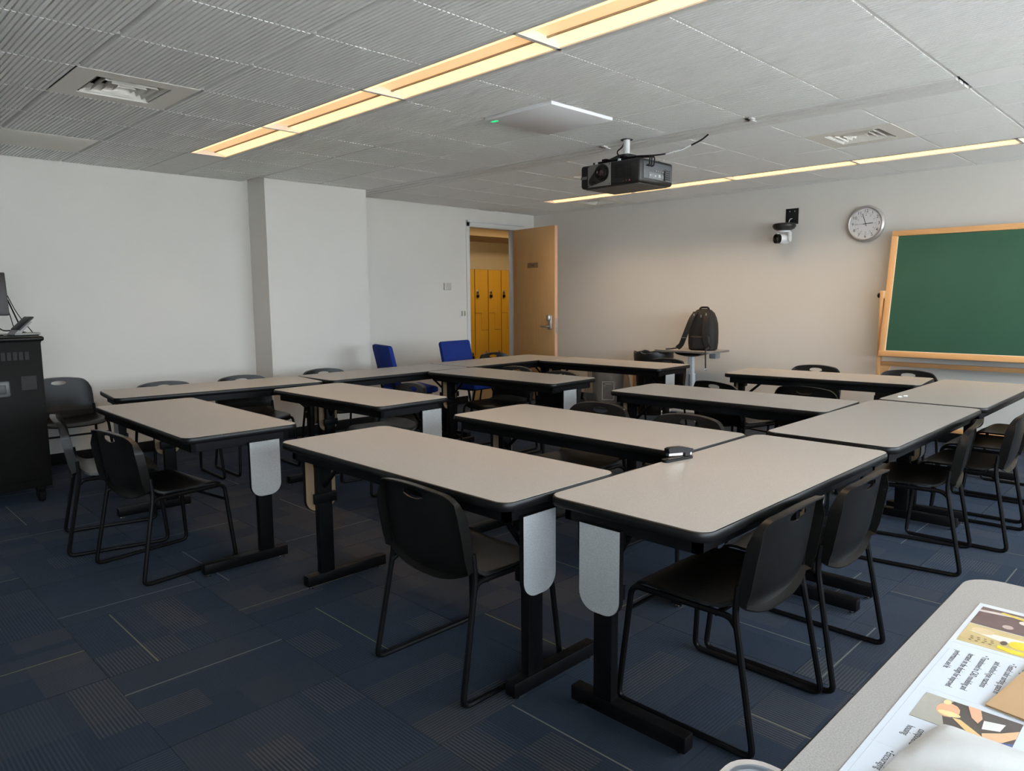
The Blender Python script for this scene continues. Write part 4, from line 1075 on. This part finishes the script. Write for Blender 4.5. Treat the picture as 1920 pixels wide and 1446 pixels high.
b = B(); add_tube(b, [(-0.326, -0.145+0.012*math.cos(a), -0.185+0.014*math.sin(a)) for a in [2*PI*k/10 for k in range(11)]], 0.003, n=6); obj('buckle_ring', b, M_chrome, wb)
for yy, zz, xx in ((0.075, 0.40, -0.10), (-0.062, 0.405, -0.095), (0.0, 0.385, -0.085)):
    b = B(); add_box(b, (xx, yy, zz), (0.012, 0.012, 0.030), 0.003); obj('zip_pull', b, M_steel, t)
b = B(); add_box(b, (-0.168, 0.165, 0.145), (0.006, 0.05, 0.008), 0.002, M=None); obj('reflective_tab', b, M_steel, t)
b = B(); add_loft(b, [ring(0.02, 0.23, 0.06, -0.095), ring(0.05, 0.24, 0.075, -0.095), ring(0.15, 0.235, 0.07, -0.095), ring(0.165, 0.22, 0.05, -0.09)]); obj('back_pad', b, M_nylon, t)

# ------------------------------------------------------------------ stapler
t = thing('stapler', 'black stapler with a steel magazine lying open on the table edge', 'stapler', (2.535, 1.578, 0.7375), math.radians(-10.5))
b = B(); add_prism(b, rrect(0.165, 0.034, 0.014, 5), 0.0, 0.011); obj('base', b, M_plas, t)
boxobj('anvil', mat('stapler_anvil', (0.10, 0.08, 0.07), 0.35, metal=0.6), t, -0.060, 0.03, -0.010, 0.010, 0.011, 0.0135, bev=0.001)
b = B(); add_loft(b, [[(-0.058, y, 0.024), (0.068, y, 0.014), (0.068, y, 0.032), (-0.058, y, 0.040)] for y in (-0.008, 0.008)]); obj('magazine', b, M_chrome, t)
b = B(); add_loft(b, [[(-0.062, s, 0.036), (0.03, s, 0.030), (0.03, s, 0.014), (0.072, s, 0.014), (0.078, s, 0.040), (0.02, s*0.9, 0.054), (-0.05, s*0.8, 0.058), (-0.064, s*0.8, 0.054)] for s in (-0.015, 0.015)]); obj('handle', b, M_plas, t)
b = B(); add_lathe(b, [(0, -0.017), (0.006, -0.017), (0.006, 0.017), (0, 0.017)], 12, T(0.062, 0, 0.022) @ R(PI/2, 'X')); obj('hinge_pin', b, M_chrome, t)

# ------------------------------------------------------------------ papers on the work table
ZP = 0.7374
t = thing('printed_poster', 'long white printed poster with colour photos and text paragraphs', 'poster', (0, 0, ZP))
def sheet(name, m, par, xa, xb, ya, yb, z, th=0.0004):
    b = B(); bx(b, xa, xb, ya, yb, z, z+th); return obj(name, b, m, par, smooth=False)
rz = 0.0
sheet('paper', M_paper, t, 0.62, 1.775, -0.16, 0.346, 0.0, 0.0007)
for xx in (1.535, 1.318, 1.100, 0.88): sheet('fold_line', mat('fold_shadow', (0.58, 0.62, 0.69), 0.6), t, xx-0.0008, xx+0.0008, -0.16, 0.340, 0.0007, 0.0002)
sheet('margin_line', mat('margin_rule', (0.42, 0.48, 0.55), 0.6), t, 0.63, 1.50, 0.3365, 0.3372, 0.0007, 0.0002)
def photo(name, xa, xb, ya, yb, bgc, blobs, k):
    p = sheet(name, mat(name+'_ground_%d' % k, bgc, 0.35, noise=0.25, nscale=25), t, xa, xb, ya, yb, 0.0008, 0.0003)
    z = 0.0011
    for i, (pts, col) in enumerate(blobs):
        b = B(); add_prism(b, [(xa+(xb-xa)*v, yb-(yb-ya)*u) for u, v in pts], z, z+0.0002)
        obj('printed_shape', b, mat('print_%d_%d' % (k, i), col, 0.35, noise=0.12, nscale=60), p, smooth=False); z += 0.0001
    return p
def ell(cu, cv, ru, rv, n=12, rot=0): return [(cu+ru*math.cos(2*PI*k/n+0.0)*math.cos(rot)-rv*math.sin(2*PI*k/n)*math.sin(rot), cv+ru*math.cos(2*PI*k/n)*math.sin(rot)+rv*math.sin(2*PI*k/n)*math.cos(rot)) for k in range(n)]
# u runs from the paper's long edge inwards, v from near to far
photo('photo', 1.652, 1.757, 0.02, 0.337, (0.13, 0.085, 0.085), [
    ([(0.0, 0.80), (0.10, 0.86), (0.20, 0.90), (0.26, 0.86), (0.16, 0.78), (0.0, 0.70)], (0.55, 0.50, 0.48)),
    ([(0.12, 0.93), (0.26, 0.82), (0.27, 0.72), (0.22, 0.76), (0.11, 0.86)], (0.62, 0.50, 0.06)),
    (ell(0.26, 0.62, 0.035, 0.10), (0.66, 0.60, 0.58)), (ell(0.19, 0.22, 0.03, 0.10), (0.45, 0.36, 0.34)),
    (ell(0.42, 0.45, 0.07, 0.22), (0.62, 0.58, 0.42)), (ell(0.70, 0.5, 0.10, 0.3), (0.30, 0.22, 0.20))], 1)
photo('photo', 1.549, 1.649, 0.02, 0.337, (0.50, 0.40, 0.20), [
    ([(0.02, 0.62), (0.14, 0.72), (0.50, 0.80), (1.0, 0.85), (1.0, 0.65), (0.50, 0.60), (0.20, 0.46)], (0.70, 0.70, 0.62)),
    (ell(0.09, 0.74, 0.06, 0.16), (0.60, 0.48, 0.30)),
    (ell(0.30, 0.48, 0.06, 0.20), (0.66, 0.52, 0.04)), ([(0.20, 0.26), (0.30, 0.20), (0.44, 0.28), (0.42, 0.10), (0.28, 0.04), (0.20, 0.12)], (0.66, 0.55, 0.03)),
    (ell(0.40, 0.72, 0.03, 0.12), (0.22, 0.26, 0.33)), (ell(0.52, 0.70, 0.04, 0.14), (0.25, 0.28, 0.32)), (ell(0.36, 0.30, 0.02, 0.09), (0.10, 0.09, 0.12)), (ell(0.22, 0.42, 0.018, 0.10), (0.10, 0.08, 0.06)),
    ([(0.46, 0.05), (0.66, 0.0), (0.66, 0.30), (0.46, 0.35)], (0.42, 0.30, 0.20))] +
    [(ell(0.06+0.035*i+0.006*(j % 2), 0.16+0.09*j, 0.009, 0.022, 6), (0.22, 0.17, 0.07)) for i in range(4) for j in range(3)], 2)
photo('photo', 1.208, 1.300, 0.185, 0.320, (0.085, 0.075, 0.07), [
    ([(0, 0), (0.36, 0), (0.24, 0.55), (0.30, 1.0), (0.0, 1.0)], (0.36, 0.35, 0.31)),
    (ell(0.30, 0.62, 0.12, 0.26), (0.66, 0.36, 0.22)), (ell(0.33, 0.50, 0.12, 0.09, 12, 0.3), (0.72, 0.60, 0.30)), (ell(0.25, 0.88, 0.04, 0.10), (0.68, 0.58, 0.30)),
    ([(0.38, 0.40), (0.46, 0.42), (0.72, 0.12), (0.80, 0.02), (0.72, 0.0), (0.60, 0.06)], (0.70, 0.44, 0.20)),
    ([(0.45, 1.0), (0.58, 1.0), (0.64, 0.70), (0.62, 0.50), (0.54, 0.62)], (0.66, 0.38, 0.25)),
    ([(0.66, 0.66), (0.86, 0.76), (0.84, 0.48), (0.68, 0.36)], (0.68, 0.70, 0.66)),
    ([(1.0, 0.70), (0.86, 0.44), (0.70, 0.22), (0.74, 0.02), (0.86, 0.02), (1.0, 0.42)], (0.70, 0.42, 0.25)),
    ([(0.86, 0.10), (1.0, 0.22), (1.0, 0.0), (0.84, 0.0)], (0.08, 0.12, 0.30))], 3)
def line_text(s, x, y, size=0.0150, cond=0.72):
    o = obj('printed_text', text_mesh('printed_text', s, size, M_ink, 0.0001, 'LEFT'), None, t)
    o.location = (x, y, 0.0009); o.rotation_euler = (0, 0, PI); o.scale = (cond, 1.0, 1.0)
line_text('performance and fit', 1.500, 0.321)
line_text('iterated on the design for improved', 1.502, 0.300)
line_text('\u2022 Transitioned to CAD modeling and', 1.512, 0.279)
line_text('and method-type reactions', 1.500, 0.258)
line_text('\u2022 Tested color sorting, space in', 1.512, 0.237)
line_text('using cams', 1.500, 0.216)
line_text('housing', 1.178, 0.308)
line_text('components', 1.178, 0.292)
line_text('\u2022 Encouraging', 1.090, 0.308)
line_text('\u2022 Everyday', 1.085, 0.285)
# tan folder and soft white pouch on the poster
t = thing('kraft_folder', 'plain tan card folder lying across the printed poster', 'folder', (1.318, 0.240, ZP+0.0016), math.radians(-8))
sheet('lower_cover', M_card, t, 0, 0.23, -0.31, 0, 0.0, 0.0012)
o = sheet('upper_cover', M_card, t, 0.0, 0.23, -0.31, 0, 0.0028, 0.0012); o.rotation_euler = (0, math.radians(-0.4), 0)
b = B()
nu, nv = 26, 22
V = {}
rr = random.Random(5)
def lump(u, v):
    e = (1-abs(u)**5)*(1-abs(v)**5)
    return max(0, e)**0.45*(0.013+0.005*math.sin(4*u+1)*math.cos(3*v)+0.004*math.sin(9*u+5*v))
for sgn in (1, -1):
    for i in range(nu+1):
        for j in range(nv+1):
            u, v = -1+2*i/nu, -1+2*j/nv
            k = 1-0.09*(u*u*v*v)
            z = lump(u, v)*(1 if sgn > 0 else 0.0)+(0.0005 if sgn < 0 else 0.002)
            V[sgn, i, j] = b.verts.new((u*0.17*k, v*0.15*k, z))
    for i in range(nu):
        for j in range(nv): b.faces.new((V[sgn, i, j], V[sgn, i+1, j], V[sgn, i+1, j+1], V[sgn, i, j+1]))
o = obj('fabric_pouch', b, mat('white_soft_cloth', (0.52, 0.53, 0.53), 0.85, noise=0.05, nscale=30, bump=0.4, bscale=120))
o.location = (1.042, 0.150, ZP+0.0030); o.rotation_euler = (0, 0, math.radians(-4))
tag(o, 'soft white cloth pouch lying on the printed poster', 'pouch')
# plastic tub on the floor
t = thing('plastic_tub', 'translucent white plastic tub beside the printed-sheet table', 'container', (1.232, 0.566, 0), math.radians(0))
b = B()
def tl(w, h, z, r): return [(x, y, z) for x, y in rrect(w, h, r, 6)]
add_loft(b, [tl(0.29, 0.20, 0.0, 0.05), tl(0.31, 0.22, 0.006, 0.055), tl(0.35, 0.255, 0.385, 0.06), tl(0.345, 0.25, 0.385, 0.06), tl(0.305, 0.215, 0.012, 0.05)]); obj('body', b, M_tub, t)
b = B(); add_loft(b, [tl(0.345, 0.25, 0.383, 0.06), tl(0.375, 0.28, 0.383, 0.07), tl(0.378, 0.283, 0.39, 0.072), tl(0.372, 0.277, 0.398, 0.07), tl(0.345, 0.25, 0.397, 0.06)], cap0=False, cap1=False); obj('rim', b, mat('tub_rim', (0.70, 0.72, 0.75), 0.35), t)

# crumbs of chalk on the far table
for (xx, yy) in ((5.10, 1.52), (5.16, 1.505)):
    b = B(); add_lathe(b, [(0, -0.012), (0.005, -0.012), (0.005, 0.012), (0, 0.012)], 8, T(xx, yy, 0.7425) @ R(PI/2, 'X') @ R(0.6, 'Y')); tag(obj('chalk_stub', b, M_white), 'tiny white chalk stub on the outer table row', 'chalk', 'chalk stubs')
